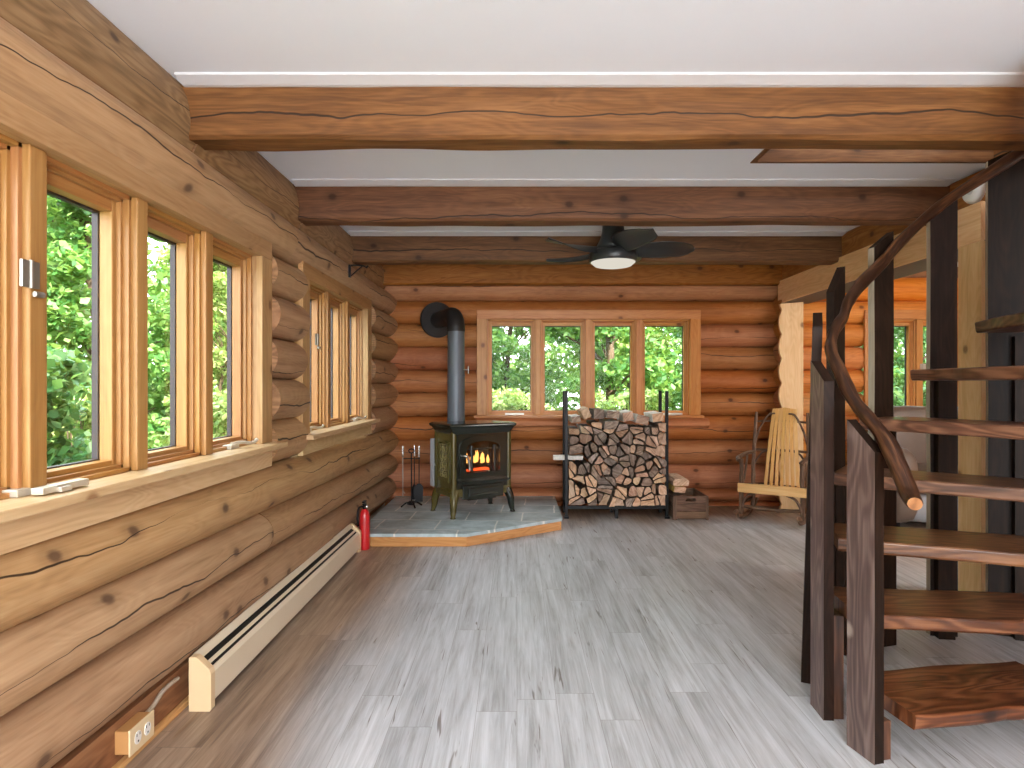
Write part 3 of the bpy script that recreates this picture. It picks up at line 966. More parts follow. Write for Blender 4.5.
OB = thing('outlet_box', (-1.245, 1.97, .05), 'almond outlet box with two sockets low on the left wall near the heater', 'outlet')
m = MB(); m.box((-1.272, 1.91, .05), (-1.225, 2.03, .125)); m.build('box', M['boxside'], OB, bevel=0.004)
m = MB(); m.box((-1.225, 1.905, .045), (-1.219, 2.035, .13)); cov = m.build('cover_plate', M['almond'], OB, bevel=0.003)
for yc in (1.945, 1.995):
    m = MB()
    m.prism([(yc + .017 * math.cos(a * PI / 8), .0875 + .021 * math.sin(a * PI / 8)) for a in range(16)], lambda a, b, d: (d, a, b), -1.2195, -1.217)
    sk = m.build('socket', M['white'], OB)
    m = MB()
    m.box((-1.2175, yc - .009, .093), (-1.2165, yc - .006, .102)); m.box((-1.2175, yc + .006, .093), (-1.2165, yc + .009, .102)); m.box((-1.2175, yc - .003, .073), (-1.2165, yc + .003, .079))
    m.build('slots', M['fin'], sk)
m = MB(); m.tube(spline([(-1.25, 2.03, .11), (-1.25, 2.08, .118), (-1.256, 2.15, .135), (-1.262, 2.25, .13)], 6), .008, 8)
m.build('cable', M['cable'], OB)

FE = thing('fire_extinguisher', (-1.132, 4.497, 0), 'small red fire extinguisher on the floor between heater and hearth', 'fire extinguisher')
m = MB(); m.lathe([(.033, 0), (.037, .006), (.038, .02), (.038, .24), (.035, .265), (.026, .288), (.015, .298), (.013, .305)], (-1.132, 4.497, 0), 24); m.build('cylinder', M['red'], FE)
m = MB(); m.lathe([(.016, .30), (.017, .325), (.012, .335)], (-1.132, 4.497, 0), 14); m.box((-1.142, 4.46, .335), (-1.122, 4.52, .343)); m.box((-1.142, 4.455, .352), (-1.122, 4.52, .36))
m.build('valve', M['black'], FE)
m = MB(); m.lathe([(.0, .0), (.014, .0), (.014, .008), (0, .008)], (-1.115, 4.48, .318), 12, Matrix.Rotation(PI / 2, 3, 'X')); m.build('gauge', M['chrome'], FE)
m = MB(); m.tube(spline([(-1.14, 4.48, .32), (-1.168, 4.463, .31), (-1.176, 4.462, .24), (-1.172, 4.468, .18)], 6), .008, 8); m.build('hose', M['black'], FE)

HK = thing('iron_hook', (-1.2, 4.4, 2.0), 'small black iron hook bracket on the top left wall log below the third beam', 'hook')
m = MB()
m.box((-1.218, 4.37, 2.0), (-1.206, 4.40, 2.09))
m.tube(spline([(-1.212, 4.385, 2.085), (-1.17, 4.385, 2.088), (-1.11, 4.385, 2.082), (-1.09, 4.385, 2.07), (-1.085, 4.385, 2.085)], 5), .006, 8)
m.tube([(-1.21, 4.385, 2.005), (-1.16, 4.385, 2.05), (-1.12, 4.385, 2.082)], .005, 8)
m.build('bracket', M['black'], HK)

SD = thing('smoke_detector', (PX - .01, 3.53, 2.25), 'round white smoke detector on the brown beam above the pale header', 'smoke detector')
Tm = Matrix.Rotation(-PI / 2, 3, 'Y')
m = MB(); m.lathe([(.0, 0), (.075, 0), (.075, .02), (.066, .034), (.045, .04), (0, .042)], (PX - .001, 3.45, 2.33), 32, Tm); m.build('housing', M['white'], SD)
m = MB(); m.lathe([(.018, .041), (.018, .046), (.0, .047)], (PX - .001, 3.44, 2.32), 16, Tm); m.build('button', M['ceil_trim'], SD)

# ------------------------------------------------------------------ hearth
HE = thing('hearth', (-.4, 5.35, 0), 'low corner hearth with grey slate tiles and a wooden edge under the stove', 'hearth')
hp = [(-1.218, 4.56), (-.38, 4.56), (.374, 5.09), (.374, 6.10), (-1.218, 6.10)]
fz = lambda a, b, d: (a, b, d)


def inset(p, k):
    c = (sum(a for a, b in p) / len(p), sum(b for a, b in p) / len(p))
    return [(c[0] + (a - c[0]) * k, c[1] + (b - c[1]) * k) for a, b in p]


m = MB(); m.prism([(-1.21, 4.585), (-.39, 4.585), (.349, 5.105), (.349, 6.10), (-1.21, 6.10)], fz, 0.0, .072); m.build('core', M['hearth_wood'], HE)
for (a, b) in ((0, 1), (1, 2), (2, 3)):
    p, q = V((*hp[a], .038)), V((*hp[b], .038))
    dv = (q - p).normalized(); nrm = V((dv.y, -dv.x, 0)) * -0.014
    m = MB(); beam(m, p + nrm, q + nrm, .024, .074, rough=0.001, chamfer=0.002); m.build('edge_board', M['hearth_wood'], HE)
m = MB(); m.prism([(-1.218, 4.552), (-.377, 4.552), (.381, 5.085), (.381, 6.10), (-1.218, 6.10)], fz, .0765, .1); m.build('slate_top', M['slate'], HE, bevel=0.004)

# ------------------------------------------------------------------ wood stove (local frame: x to its right, y to its back)
SR = math.radians(32.2)
ST = thing('wood_stove', (-.393, 5.373, .104), 'olive enamel cast iron wood stove with a fire burning, on the slate hearth', 'stove', rotz=SR, local=True)
hw, hd_ = .28, .185
zb, zt = .185, .735


def frustum(m, z0, z1, w0, d0, w1, d1, r=.02, yo=0.0, n=5):
    rings = []
    for z, w_, d_ in ((z0, w0, d0), (z1, w1, d1)):
        ring = []
        for cx, cy, a0 in ((1, 1, 0), (-1, 1, 90), (-1, -1, 180), (1, -1, 270)):
            for j in range(n):
                a = math.radians(a0 + 90 * j / (n - 1))
                ring.append(V((cx * (w_ - r) + r * math.cos(a), yo + cy * (d_ - r) + r * math.sin(a), z)))
        rings.append(ring)
    m.loft(rings, True, False)


m = MB()
m.box((-hw, -hd_ + .03, zb), (-hw + .03, hd_, zt)); m.box((hw - .03, -hd_ + .03, zb), (hw, hd_, zt))
m.box((-hw + .03, hd_ - .03, zb), (hw - .03, hd_, zt)); m.box((-hw + .03, -hd_ + .03, zb), (hw - .03, hd_ - .03, zb + .03)); m.box((-hw + .03, -hd_ + .03, zt - .03), (hw - .03, hd_ - .03, zt))
for sx in (-1, 1):   # corner pillars
    m.tube([(sx * (hw - .012), -hd_ + .022, zb), (sx * (hw - .012), -hd_ + .022, zt)], .026, 14)
    m.tube([(sx * (hw - .012), hd_ - .015, zb), (sx * (hw - .012), hd_ - .015, zt)], .022, 14)
body = m.build('body', M['enamel'], ST, bevel=0.004)
m = MB()
frustum(m, zb - .015, zb + .03, hw + .012, hd_ + .008, hw + .012, hd_ + .008)
frustum(m, zb + .03, zb + .05, hw + .012, hd_ + .008, hw, hd_)
m.build('base_moulding', M['enamel'], ST)
m = MB()
frustum(m, .70, .735, hw + .002, hd_ + .002, hw + .022, hd_ + .02)
frustum(m, .735, .752, hw + .022, hd_ + .02, hw + .03, hd_ + .028)
m.build('cornice', M['enamel_dark'], ST)
m = MB()
frustum(m, .755, .768, hw + .04, hd_ + .04, hw + .048, hd_ + .048, .03)
frustum(m, .768, .778, hw + .048, hd_ + .048, hw + .046, hd_ + .046, .03)
frustum(m, .778, .788, hw + .046, hd_ + .046, hw + .03, hd_ + .03, .03)
m.build('top_plate', M['enamel_dark'], ST)
# side panels with raised ornament
for sx in (-1, 1):
    fx = lambda a, b, d, sx=sx: (sx * (hw + d), a, b)
    oa = [(-.105, .285), (.105, .285), (.105, .60)] + [(.105 * math.cos(t * PI / 10), .60 + .035 * math.sin(t * PI / 10)) for t in range(1, 10)] + [(-.105, .60)]
    ia = inset(oa, .87)
    m = MB(); m.ring_prism(oa, ia, fx, -.002, .014); sp_ = m.build('side_panel', M['enamel'], ST)
    m = MB()
    for a in range(2):
        for b in range(4):
            cx, cz = -.042 + a * .084, .335 + b * .078
            for q in range(2):
                rr = .032 - q * .016
                m.tube([(sx * (hw + .003), cx + rr * math.cos(t * PI / 6), cz + rr * 1.05 * math.sin(t * PI / 6)) for t in range(13)], .005, 6)
            for q in range(4):
                an = q * PI / 2 + PI / 4
                m.tube([(sx * (hw + .003), cx + .03 * math.cos(an), cz + .03 * math.sin(an)), (sx * (hw + .004), cx + .05 * math.cos(an), cz + .05 * math.sin(an))], .004, 6)
    o = m.build('scroll_ornament', plain('brassy_enamel', lin(124, 112, 70), .3, .4, coat=.4) if sx < 0 else M['enamel'], sp_)
# door with arched window
arch = lambda w_, z0, zs, rise: [(-w_, z0), (w_, z0), (w_, zs)] + [(w_ * math.cos(t * PI / 12), zs + rise * math.sin(t * PI / 12)) for t in range(1, 12)] + [(-w_, zs)]
fy = lambda a, b, d: (a, -hd_ + .012 - d, b)
outer = [(-.225, .33), (.225, .33), (.225, .60)] + [(.225 * math.cos(t * PI / 12), .60 + .085 * math.sin(t * PI / 12)) for t in range(1, 12)] + [(-.225, .60)]
m = MB()
m.ring_prism(outer, arch(.165, .37, .575, .06), fy, 0, .024)
door = m.build('door', M['enamel_dark'], ST, bevel=0.003)
m = MB(); m.prism(arch(.17, .365, .58, .062), fy, .004, .008); m.build('glass_window', M['dglass'], door)
for sx in (-1, 1):
    m = MB()
    m.box((sx * .112 - .011, -hd_ - .02, .372), (sx * .112 + .011, -hd_ + .002, .60))
    m.build('window_bar', M['enamel_dark'], door, bevel=0.004)
m = MB(); m.tube(spline([(-.205, -hd_ - .012, .515), (-.2, -hd_ - .055, .52), (-.178, -hd_ - .062, .51), (-.165, -hd_ - .06, .46), (-.158, -hd_ - .055, .40)], 5), [.009] * 6 + [.012] * 15, 10)
o = m.build('door_handle', M['chrome'], door); o['label'] = 'shiny coiled metal door handle'
# surround above/beside door
m = MB()
m.box((-hw + .02, -hd_ + .004, .60), (-.222, -hd_ + .03, .735)); m.box((.222, -hd_ + .004, .60), (hw - .02, -hd_ + .03, .735))
m.ring_prism([(-.24, .56), (.24, .56), (.24, .70)] + [(.24 - .48 * t / 12, .73) for t in range(1, 12)] + [(-.24, .70)], [(-.222, .575), (.222, .575), (.222, .60)] + [(.222 * math.cos(t * PI / 12), .602 + .086 * math.sin(t * PI / 12)) for t in range(1, 12)] + [(-.222, .60)], fy, -.01, .01)
m.box((-hw + .02, -hd_ + .004, .21), (-.226, -hd_ + .03, .60)); m.box((.226, -hd_ + .004, .21), (hw - .02, -hd_ + .03, .60))
m.box((-.226, -hd_ + .008, .21), (.226, -hd_ + .03, .33))
m.build('front_frame', M['enamel_dark'], ST, bevel=0.003)
m = MB()
frustum(m, .287, .305, .235, .045, .25, .055, .02, -hd_ - .02)
m.build('ash_lip', M['enamel_dark'], ST)
m = MB(); m.box((-.20, -hd_ - .016, .145), (.20, -hd_ + .004, .262)); m.box((-.15, -hd_ - .03, .165), (.15, -hd_ - .016, .24)); m.box((-.14, -hd_ + .01, .13), (.14, hd_ - .05, .17)); m.build('ash_drawer', M['enamel_dark'], ST, bevel=0.006)
m = MB(); m.box((-.12, -hd_ - .055, .178), (.12, -hd_ - .02, .19)); m.build('drawer_grip', M['enamel_dark'], ST, bevel=0.004)
m = MB(); m.box((-hw - .03, hd_ - .03, .22), (-hw - .022, hd_ + .03, .64)); m.box((-hw - .03, hd_ + .03, .22), (hw + .03, hd_ + .036, .64)); m.box((-hw - .024, hd_ - .02, .4), (-hw + .005, hd_ - .005, .42)); m.box((-.02, hd_ - .001, .4), (.02, hd_ + .031, .42))
o = m.build('heat_shield', M['shield'], ST); o['label'] = 'pale grey rear heat shield'
m = MB(); m.lathe([(.0, 0), (.018, 0), (.022, .02), (.018, .045), (0, .05)], (hw + .012, -.06, .36), 14, Matrix.Rotation(PI / 2, 3, 'Y')); m.tube([(hw - .01, -.06, .36), (hw + .014, -.06, .36)], .008, 8)
m.build('damper_knob', M['steel'], ST)
for sx in (-1, 1):
    for sy in (-1, 1):
        m = MB()
        path = spline([(sx * (hw - .03), sy * (hd_ - .03), .20), (sx * (hw - .012), sy * (hd_ - .014), .165), (sx * (hw + .0), sy * (hd_ + .0), .115), (sx * (hw + .004), sy * (hd_ + .004), .06), (sx * (hw + .01), sy * (hd_ + .01), .025), (sx * (hw + .013), sy * (hd_ + .013), .008), (sx * (hw + .013), sy * (hd_ + .013), .0)], 5)
        k = len(path)
        rad = [lerp(.044, .019, min(1, i / (k * .72))) if i < k * .8 else lerp(.019, .027, (i - k * .8) / (k * .2)) for i in range(k)]
        m.tube(path, rad, 12)
        m.build('leg', M['enamel'] if sx < 0 else M['enamel_dark'], ST)
m = MB()
for i in range(3):
    a = V((-.15 + .05 * i, -.06 + .05 * i, .40 + .022 * i)); b = V((.15 - .02 * i, -.03 + .02 * i, .405 + .03 * i))
    m.tube([a, (a + b) / 2 + V((0, 0, .012)), b], [.026, .03, .024], 9)
fl = m.build('burning_log', M['charred'], ST)
m = MB()
for i in range(11):
    x = -.10 + .02 * i + R.uniform(-.01, .01); y = R.uniform(-.09, 0)
    h = R.uniform(.05, .105) * (1.2 - abs(x) * 4)
    bend = R.uniform(-.02, .02)
    z = .44
    m.tube([(x, y, z - .01), (x + bend * .4, y, z + h * .3), (x + bend, y, z + h * .7), (x + bend * .4, y, z + h)], [.010, .015, .008, .0006], 8)
o = m.build('flames', M['flame'], ST); o['label'] = 'orange flames'
m = MB()
for i in range(1):
    k_ = 14
    m.loft([[V((lerp(-.12, .12, t / k_), -.09 + .05 * j, .372 + (.018 + .014 * noise.noise(V((t * .9, j * 1.7, 3)))) * (1 if j in (1, 2) else .3))) for j in range(4)] + [V((lerp(-.12, .12, t / k_), .0, .366)), V((lerp(-.12, .12, t / k_), -.085, .366))] for t in range(k_ + 1)], True, True)
o = m.build('embers', M['ember'], ST); o['label'] = 'red embers'

# stovepipe
PC = V((-.56, 5.56, 0))
PE = V((-.80, 6.02, 1.865))
SPp = thing('stovepipe', (PC.x, PC.y, .885), 'dark grey stovepipe rising from the stove and bending into the back wall', 'stovepipe')
zbend = 1.865
dirv = (V((PE.x, PE.y, 0)) - PC).normalized()
m = MB()
m.tube([(PC.x, PC.y, .893), (PC.x, PC.y, 1.30)], .080, 28); m.build('lower_section', M['pipe'], SPp)
m = MB(); m.tube([(PC.x, PC.y, 1.30), (PC.x, PC.y, 1.72)], .0785, 28); m.build('upper_section', M['pipe'], SPp)
m = MB()
pts = []
rb = .12
for i in range(9):
    a = PI / 2 * i / 8
    pts.append(V((PC.x, PC.y, zbend - rb)) + dirv * (rb - rb * math.cos(a)) + V((0, 0, rb * math.sin(a))))
m.tube([(PC.x, PC.y, 1.71)] + pts + [V((PC.x, PC.y, zbend)) + dirv * .16], .082, 28, start=dirv); m.build('elbow', M['pipe_dark'], SPp)
end = V((PC.x, PC.y, zbend)) + dirv * .50
m = MB(); m.tube([V((PC.x, PC.y, zbend)) + dirv * .15, end + dirv * .06], .079, 28); m.build('horizontal_section', M['pipe_dark'], SPp)
m = MB(); m.tube([end - dirv * .02, end + dirv * .0, end + dirv * .012], [.175, .178, .170], 36); m.build('wall_collar', M['pipe_dark'], SPp)
for z in (.905, .99, 1.30):
    m = MB(); m.tube([(PC.x, PC.y, z), (PC.x, PC.y, z + .012)], .083, 28); m.build('band', M['pipe'], SPp)
m = MB(); m.tube([(PC.x + .07, PC.y - .03, 1.36), (PC.x + .115, PC.y - .03, 1.36)], .004, 6); m.tube([(PC.x + .115, PC.y - .03, 1.325), (PC.x + .115, PC.y - .03, 1.395)], .006, 8)
m.build('damper_handle', M['steel'], SPp)

# ------------------------------------------------------------------ fireplace tools
FT = thing('fireplace_tool_set', (-.97, 5.56, .1), 'black fireplace tool stand with pale knobbed handles in the corner of the hearth', 'fireplace tools')
fx0, fy0 = -.97, 5.56
m = MB(); m.lathe([(.0, .0), (.03, .0), (.028, .018), (.012, .03), (.0, .032)], (fx0, fy0, .12), 14)
for a in range(4):
    an = a * PI / 2 + .5
    m.tube(spline([(fx0, fy0, .145), (fx0 + .05 * math.cos(an), fy0 + .05 * math.sin(an), .14), (fx0 + .10 * math.cos(an), fy0 + .10 * math.sin(an), .108)], 5), .008, 8)
m.build('base', M['black'], FT)
m = MB(); m.tube([(fx0, fy0, .14), (fx0, fy0, .60)], .006, 8); m.tube([(fx0 - .08, fy0, .545), (fx0 + .08, fy0, .545)], .005, 8)
m.tube([(fx0 + .025 * math.cos(t * PI / 6), fy0, .615 + .018 * math.sin(t * PI / 6)) for t in range(13)], .005, 6)
m.build('stand', M['black'], FT)


def tool(x, y, kind):
    m = MB(); m.tube([(x, y, .22), (x, y, .56)], .0045, 8)
    o = m.build(kind, M['black'] if kind != 'poker' else M['steel'], FT)
    m = MB(); m.lathe([(.006, .56), (.012, .57), (.006, .585), (.013, .60), (.006, .615), (.013, .63), (.006, .645), (.012, .657), (0, .668)], (x, y, 0), 12)
    m.build('handle', M['chrome'], o)
    m = MB()
    if kind == 'poker':
        m.tube([(x, y, .22), (x, y, .18)], [.006, .001], 8); m.tube([(x, y, .25), (x + .02, y, .225)], [.005, .002], 6)
    elif kind == 'shovel':
        m.prism([(-.035, .155), (.035, .155), (.04, .29), (.015, .32), (-.015, .32), (-.04, .29)], lambda a, b, d: (x + a, y + d, b), -.012, -.009)
    else:
        m.lathe([(.008, .30), (.02, .28), (.032, .17), (.03, .165)], (x, y, 0), 16)
    m.build('tip' if kind == 'poker' else ('blade' if kind == 'shovel' else 'bristles'), M['steel'] if kind == 'poker' else M['black'], o)


tool(fx0 - .075, fy0 - .02, 'poker')
tool(fx0 + .075, fy0 - .03, 'shovel')
tool(fx0 + .02, fy0 + .04, 'brush')

# ------------------------------------------------------------------ firewood rack and firewood
RK = thing('firewood_rack', (.91, 5.67, 0), 'black metal firewood rack with tall uprights below the back window', 'rack')
RX0, RX1, RY0, RY1 = .452, 1.372, 5.545, 5.80
for x in (RX0, RX1):
    for y in (RY0, RY1):
        m = MB(); m.box((x - .014, y - .014, 0.0), (x + .014, y + .014, 1.165)); m.build('upright', M['black'], RK, bevel=0.003)
for y in (RY0, RY1):
    m = MB(); m.box((RX0 + .014, y - .014, .085), (RX1 - .014, y + .014, .115)); m.build('base_rail', M['black'], RK, bevel=0.003)
for x in (RX0, RX1):
    m = MB(); m.box((x - .014, RY0 + .014, .085), (x + .014, RY1 - .014, .115)); m.build('side_rail', M['black'], RK)
for x in (.91,):
    m = MB(); m.box((x - .014, RY0 - .02, 0), (x + .014, RY0 + .012, .084)); m.box((x - .014, RY1 - .012, 0), (x + .014, RY1 + .014, .084)); m.box((x - .014, RY0 + .012, .05), (x + .014, RY1 - .012, .084)); m.build('middle_foot', M['black'], RK)
for x in (RX0, RX1):
    m = MB(); m.box((x - .022, RY0 - .03, 0), (x + .022, RY0 - .0141, .02)); m.build('foot_plate', M['black'], RK)

ORD = ['first', 'second', 'third', 'fourth', 'fifth', 'sixth', 'seventh', 'eighth', 'ninth', 'tenth', 'eleventh', 'twelfth', 'thirteenth', 'fourteenth', 'fifteenth', 'sixteenth']


def clip(poly, p, nrm):
    out = []
    for i in range(len(poly)):
        a, b = poly[i], poly[(i + 1) % len(poly)]
        da = (a[0] - p[0]) * nrm[0] + (a[1] - p[1]) * nrm[1]
        db = (b[0] - p[0]) * nrm[0] + (b[1] - p[1]) * nrm[1]
        if da <= 0:
            out.append(a)
        if da * db < 0:
            t = da / (da - db)
            out.append((a[0] + (b[0] - a[0]) * t, a[1] + (b[1] - a[1]) * t))
    return out


def firewood(poly, yf, yb, end_m, side_m, fn=None, bumpy=.0035):
    n = len(poly)
    fn = fn or (lambda a, b, d: V((a, d, b)))
    c = (sum(p[0] for p in poly) / n, sum(p[1] for p in poly) / n)
    dense = []
    for i in range(n):
        a, b = poly[i], poly[(i + 1) % n]
        k = max(2, int(math.dist(a, b) / .018))
        for j in range(k):
            dense.append((lerp(a[0], b[0], j / k), lerp(a[1], b[1], j / k)))
    rings = []
    sd = R.random() * 50
    for i in range(6):
        t = i / 5
        ring = []
        for a, b in dense:
            q = noise.noise(V((a * 30 + sd, b * 30, t * 2.5))) * bumpy - bumpy
            k = 1 + q / max(.02, math.dist((a, b), c))
            ring.append(fn(c[0] + (a - c[0]) * k, c[1] + (b - c[1]) * k, lerp(yf, yb, t)))
        rings.append(ring)
    m = MB()
    m.loft(rings[::-1], True, False, cap_mi=1)
    return m.build('firewood_log', [side_m, end_m], base=True)


# stack outline: a top line that rises and dips, filled with jittered cells
X0, X1, Z0 = RX0 + .017, RX1 - .017, .117
rows = 8
top = lambda x: .865 + .035 * math.sin(x * 9 + .6)
seeds = []
for r in range(rows):
    cnt = R.choice((6, 7, 8, 9))
    zc = Z0 + (r + .5) * (.865 - Z0) / rows
    for i in range(cnt):
        xc = X0 + (i + .5 + R.uniform(-.36, .36)) * (X1 - X0) / cnt
        seeds.append((xc, zc + R.uniform(-.03, .03), r, i, cnt))
GW = 'split logs stacked in the firewood rack'
GD = plain
cent = lambda poly: (sum(p[0] for p in poly) / len(poly), sum(p[1] for p in poly) / len(poly))


def area(p):
    return abs(sum(p[j - 1][0] * p[j][1] - p[j][0] * p[j - 1][1] for j in range(len(p)))) / 2


pieces = []
for s in seeds:
    x, z, r, i, cnt = s
    poly = [(X0, Z0), (X1, Z0), (X1, top(x) + .01), (X0, top(x) - .01)]
    for q in seeds:
        if q is s or math.dist(s[:2], q[:2]) > .4:
            continue
        mx, mz = (x + q[0]) / 2, (z + q[1]) / 2
        d = math.dist(s[:2], q[:2])
        poly = clip(poly, (mx, mz), ((q[0] - x) / d, (q[1] - z) / d))
        if len(poly) < 3:
            break
    if len(poly) < 3 or area(poly) < .0006:
        continue
    cross = r == 4 and i == 0
    ar = area(poly)
    if not cross and ar > .0075 and R.random() < .85 or ar > .011 and not cross:
        c = cent(poly)
        an = R.uniform(0, PI)
        nv = (math.cos(an), math.sin(an))
        c = (c[0] + R.uniform(-.012, .012), c[1] + R.uniform(-.012, .012))
        for sg in (1, -1):
            h_ = clip(poly, c, (nv[0] * sg, nv[1] * sg))
            if len(h_) > 2 and area(h_) > .0008:
                pieces.append([h_, r, False, 'wedge-shaped'])
    else:
        pieces.append([poly, r, cross, 'split'])
byrow = {}
for p in pieces:
    byrow.setdefault(p[1], []).append(p)
for r in sorted(byrow):
    line = sorted(byrow[r], key=lambda p: cent(p[0])[0])
    cnt = len(line)
    for i, (poly, _, cross, shape) in enumerate(line):
        n = len(poly)
        kind = R.random()
        if shape == 'split' and kind < .25 and n > 4:
            e = [math.dist(poly[j], poly[(j + 1) % n]) for j in range(n)]
            j = min(range(n), key=lambda j: e[j])
            poly = [p for q_, p in enumerate(poly) if q_ != j]
        elif kind < .62:              # rounder piece: cut the corners
            pp = []
            rk = R.uniform(.25, .48)
            far = R.randrange(n)
            for j in range(n):
                a, b, d_ = poly[j - 1], poly[j], poly[(j + 1) % n]
                if shape == 'wedge-shaped' and j == far:
                    pp.append(b)
                    continue
                p0 = (lerp(b[0], a[0], rk), lerp(b[1], a[1], rk))
                p1 = (lerp(b[0], d_[0], rk), lerp(b[1], d_[1], rk))
                for t in (0, .33, .67, 1):
                    pp.append(((1 - t) ** 2 * p0[0] + 2 * t * (1 - t) * b[0] + t * t * p1[0], (1 - t) ** 2 * p0[1] + 2 * t * (1 - t) * b[1] + t * t * p1[1]))
            poly = pp
            if shape == 'split':
                shape = 'rounded'
        n = len(poly)
        c = cent(poly)
        k = R.uniform(.9, .985)
        poly = [(c[0] + (a - c[0]) * k, c[1] + (b - c[1]) * k) for a, b in poly]
        if cross:      # this one lies crosswise
            xr = max(p[0] for p in poly) - .03
            lo_z, hi_z = min(p[1] for p in poly), max(p[1] for p in poly)
            hz = min(.034, (hi_z - lo_z) * .28)
            zc_ = c[1]
            o = firewood([(5.63 + a, zc_ + b * hz) for a, b in ((-.055, -.8), (.045, -1), (.055, .4), (.0, 1), (-.055, .7))], .335, xr, M['end_pink'], M['birch'], fn=lambda a, b, d: V((d, a, b)))
            tag(o, 'white birch log poking out sideways at the left side of the rack', 'firewood', GW)
            continue
        lo = r < 2 or (r == 2 and R.random() < .7) or R.random() < .08
        em = M['end_tan'] if lo and R.random() < .72 else (M['end_grey'] if R.random() < .6 else M['end_pink'])
        yf = 5.49 + R.uniform(-.05, .05)
        o = firewood(poly, yf, yf + R.uniform(.36, .41), em, M['bark'] if R.random() < .8 or r < 7 else M['birch'], bumpy=.005)
        colr = {'firewood_fresh_end': 'tan', 'firewood_weathered_end': 'grey', 'firewood_tan_grey_end': 'brown'}[em.name]
        rw = 'bottom row' if r == 0 else ('top row' if r == rows - 1 else ORD[r] + ' row up')
        ps = 'leftmost' if i == 0 else ('rightmost' if i == cnt - 1 else (ORD[i] + ' from the left'))
        tag(o, f'{shape} {colr} firewood log, {ps} in the {rw}', 'firewood', GW)

# loose pieces on top and poking out at the side
sq = lambda w_, h_, a=0: [(w_ * x * math.cos(a) - h_ * y * math.sin(a), w_ * x * math.sin(a) + h_ * y * math.cos(a)) for x, y in ((-.5, -.5), (.5, -.5), (.5, .5), (-.5, .5))]


def loose(x, z, w_, h_, ang, em, sm, lab, yf=5.47, ln=.38, tilt=0.0):
    poly = [(x + a, z + b) for a, b in sq(w_, h_, ang)]
    o = firewood(poly, yf, yf + ln, em, sm)
    tag(o, lab, 'firewood', 'loose logs on top of the firewood stack')
    return o


ttop = lambda x: top(x) + .012
for (x, w_, h_, a, em, sm, lab) in (
        (.535, .085, .06, .12, 'end_grey', 'birch', 'small grey log lying on top of the stack beside the left rack upright'),
        (.625, .078, .092, .45, 'end_tan', 'end_tan', 'square tan split block tilted up on top of the firewood stack'),
        (.742, .098, .09, 0.0, 'end_grey', 'bark', 'dark square log end on top of the stack right of the tan block'),
        (.868, .12, .07, -.08, 'end_grey', 'birch', 'flat log with white birch bark on top of the stack, at its middle'),
        (1.005, .10, .085, .2, 'end_pink', 'birch', 'brown log with white bark on top of the stack, right of its middle'),
        (1.135, .115, .085, -.25, 'end_pink', 'birch', 'white birch log sloping down on top of the stack near its right end'),
        (1.275, .105, .08, .12, 'end_tan', 'birch', 'light log with white bark on top of the stack at the right upright')):
    ext = (w_ * abs(math.sin(a)) + h_ * abs(math.cos(a))) / 2
    # rest on the highest point of the stack below it
    zz = max(top(sx_[0]) + .01 for sx_ in seeds if sx_[2] == rows - 1 and abs(sx_[0] - x) < .13)
    loose(x, zz + ext + .002, w_, h_, a, M[em], M[sm], lab)
# ------------------------------------------------------------------ crate with wood
CR = thing('wooden_crate', (1.565, 5.68, 0), 'low weathered wooden crate on the floor right of the firewood rack', 'crate')
cx0, cx1, cy0, cy1, cz = 1.41, 1.73, 5.47, 5.90, .215
for (a, b) in ((.012, .075), (.08, .142), (.147, cz)):
    for q in (cy0, cy1 - .014):
        m = MB()
        if q == cy0 and b == cz:
            m.ring_prism([(cx0 + .02, a), (cx1 - .02, a), (cx1 - .02, b), (cx0 + .02, b)], [(1.525, a + .022), (1.615, a + .022), (1.615, b - .02), (1.525, b - .02)], lambda x_, z_, d: (x_, cy0 + d, z_), .014, 0)
        else:
            m.box((cx0 + .02, q, a), (cx1 - .02, q + .014, b))
        m.build('end_board', M['crate'], CR)
    for q in (cx0, cx1 - .012):
        m = MB(); m.box((q, cy0, a), (q + .012, cy1, b)); m.build('side_board', M['crate'], CR, bevel=.002)
for x in (cx0 + .012, cx1 - .034):
    for y in (cy0 - .006, cy1 - .012):
        m = MB(); m.box((x - .012 if x < 1.5 else x + .012, y, 0), (x + .022 if x < 1.5 else x + .034, y + .02, cz)); m.build('corner_post', M['crate'], CR)
m = MB(); m.box((cx0 + .012, cy0 + .014, .006), (cx1 - .012, cy1 - .014, .016)); m.build('bottom_board', M['crate'], CR)
o = firewood([(a, b) for a, b in ((1.425, .245), (1.53, .235), (1.545, .285), (1.515, .30), (1.43, .298))], 5.50, 5.86, M['end_tan'], M['yellow'])
o.name = 'kindling_bundle'
tag(o, 'yellowish bundle of kindling standing out of the crate, under the pale log', 'kindling')
# it rests on the pieces below
for i, (x, z, w_, h_) in enumerate(((1.475, .065, .09, .09), (1.475, .165, .085, .10), (1.60, .069, .1, .085))):
    o = firewood([(x + a, z + b) for a, b in sq(w_, h_, .06 * i)], 5.52, 5.84, M['end_pink'], M['bark'])
    tag(o, ['split log on the crate floor at its left side', 'split log inside the crate just below the kindling', 'split log on the crate floor at its right side'][i], 'firewood')
o = firewood([(a, b) for a, b in ((1.415, .305), (1.555, .303), (1.565, .35), (1.54, .372), (1.43, .37), (1.41, .34))], 5.48, 5.84, M['end_tan'], M['end_tan'])
tag(o, 'pale split log lying on the kindling above the crate', 'firewood')

# ------------------------------------------------------------------ rocking chair (local: x to viewer's right, y to the back)
RC = thing('rocking_chair', (2.35, 5.49, 0), 'rustic twig rocking chair with pale slatted back, in front of the back log wall', 'chair', rotz=math.radians(-33), local=True)
rz = lambda y: .028 + .35 * (y + .02) ** 2


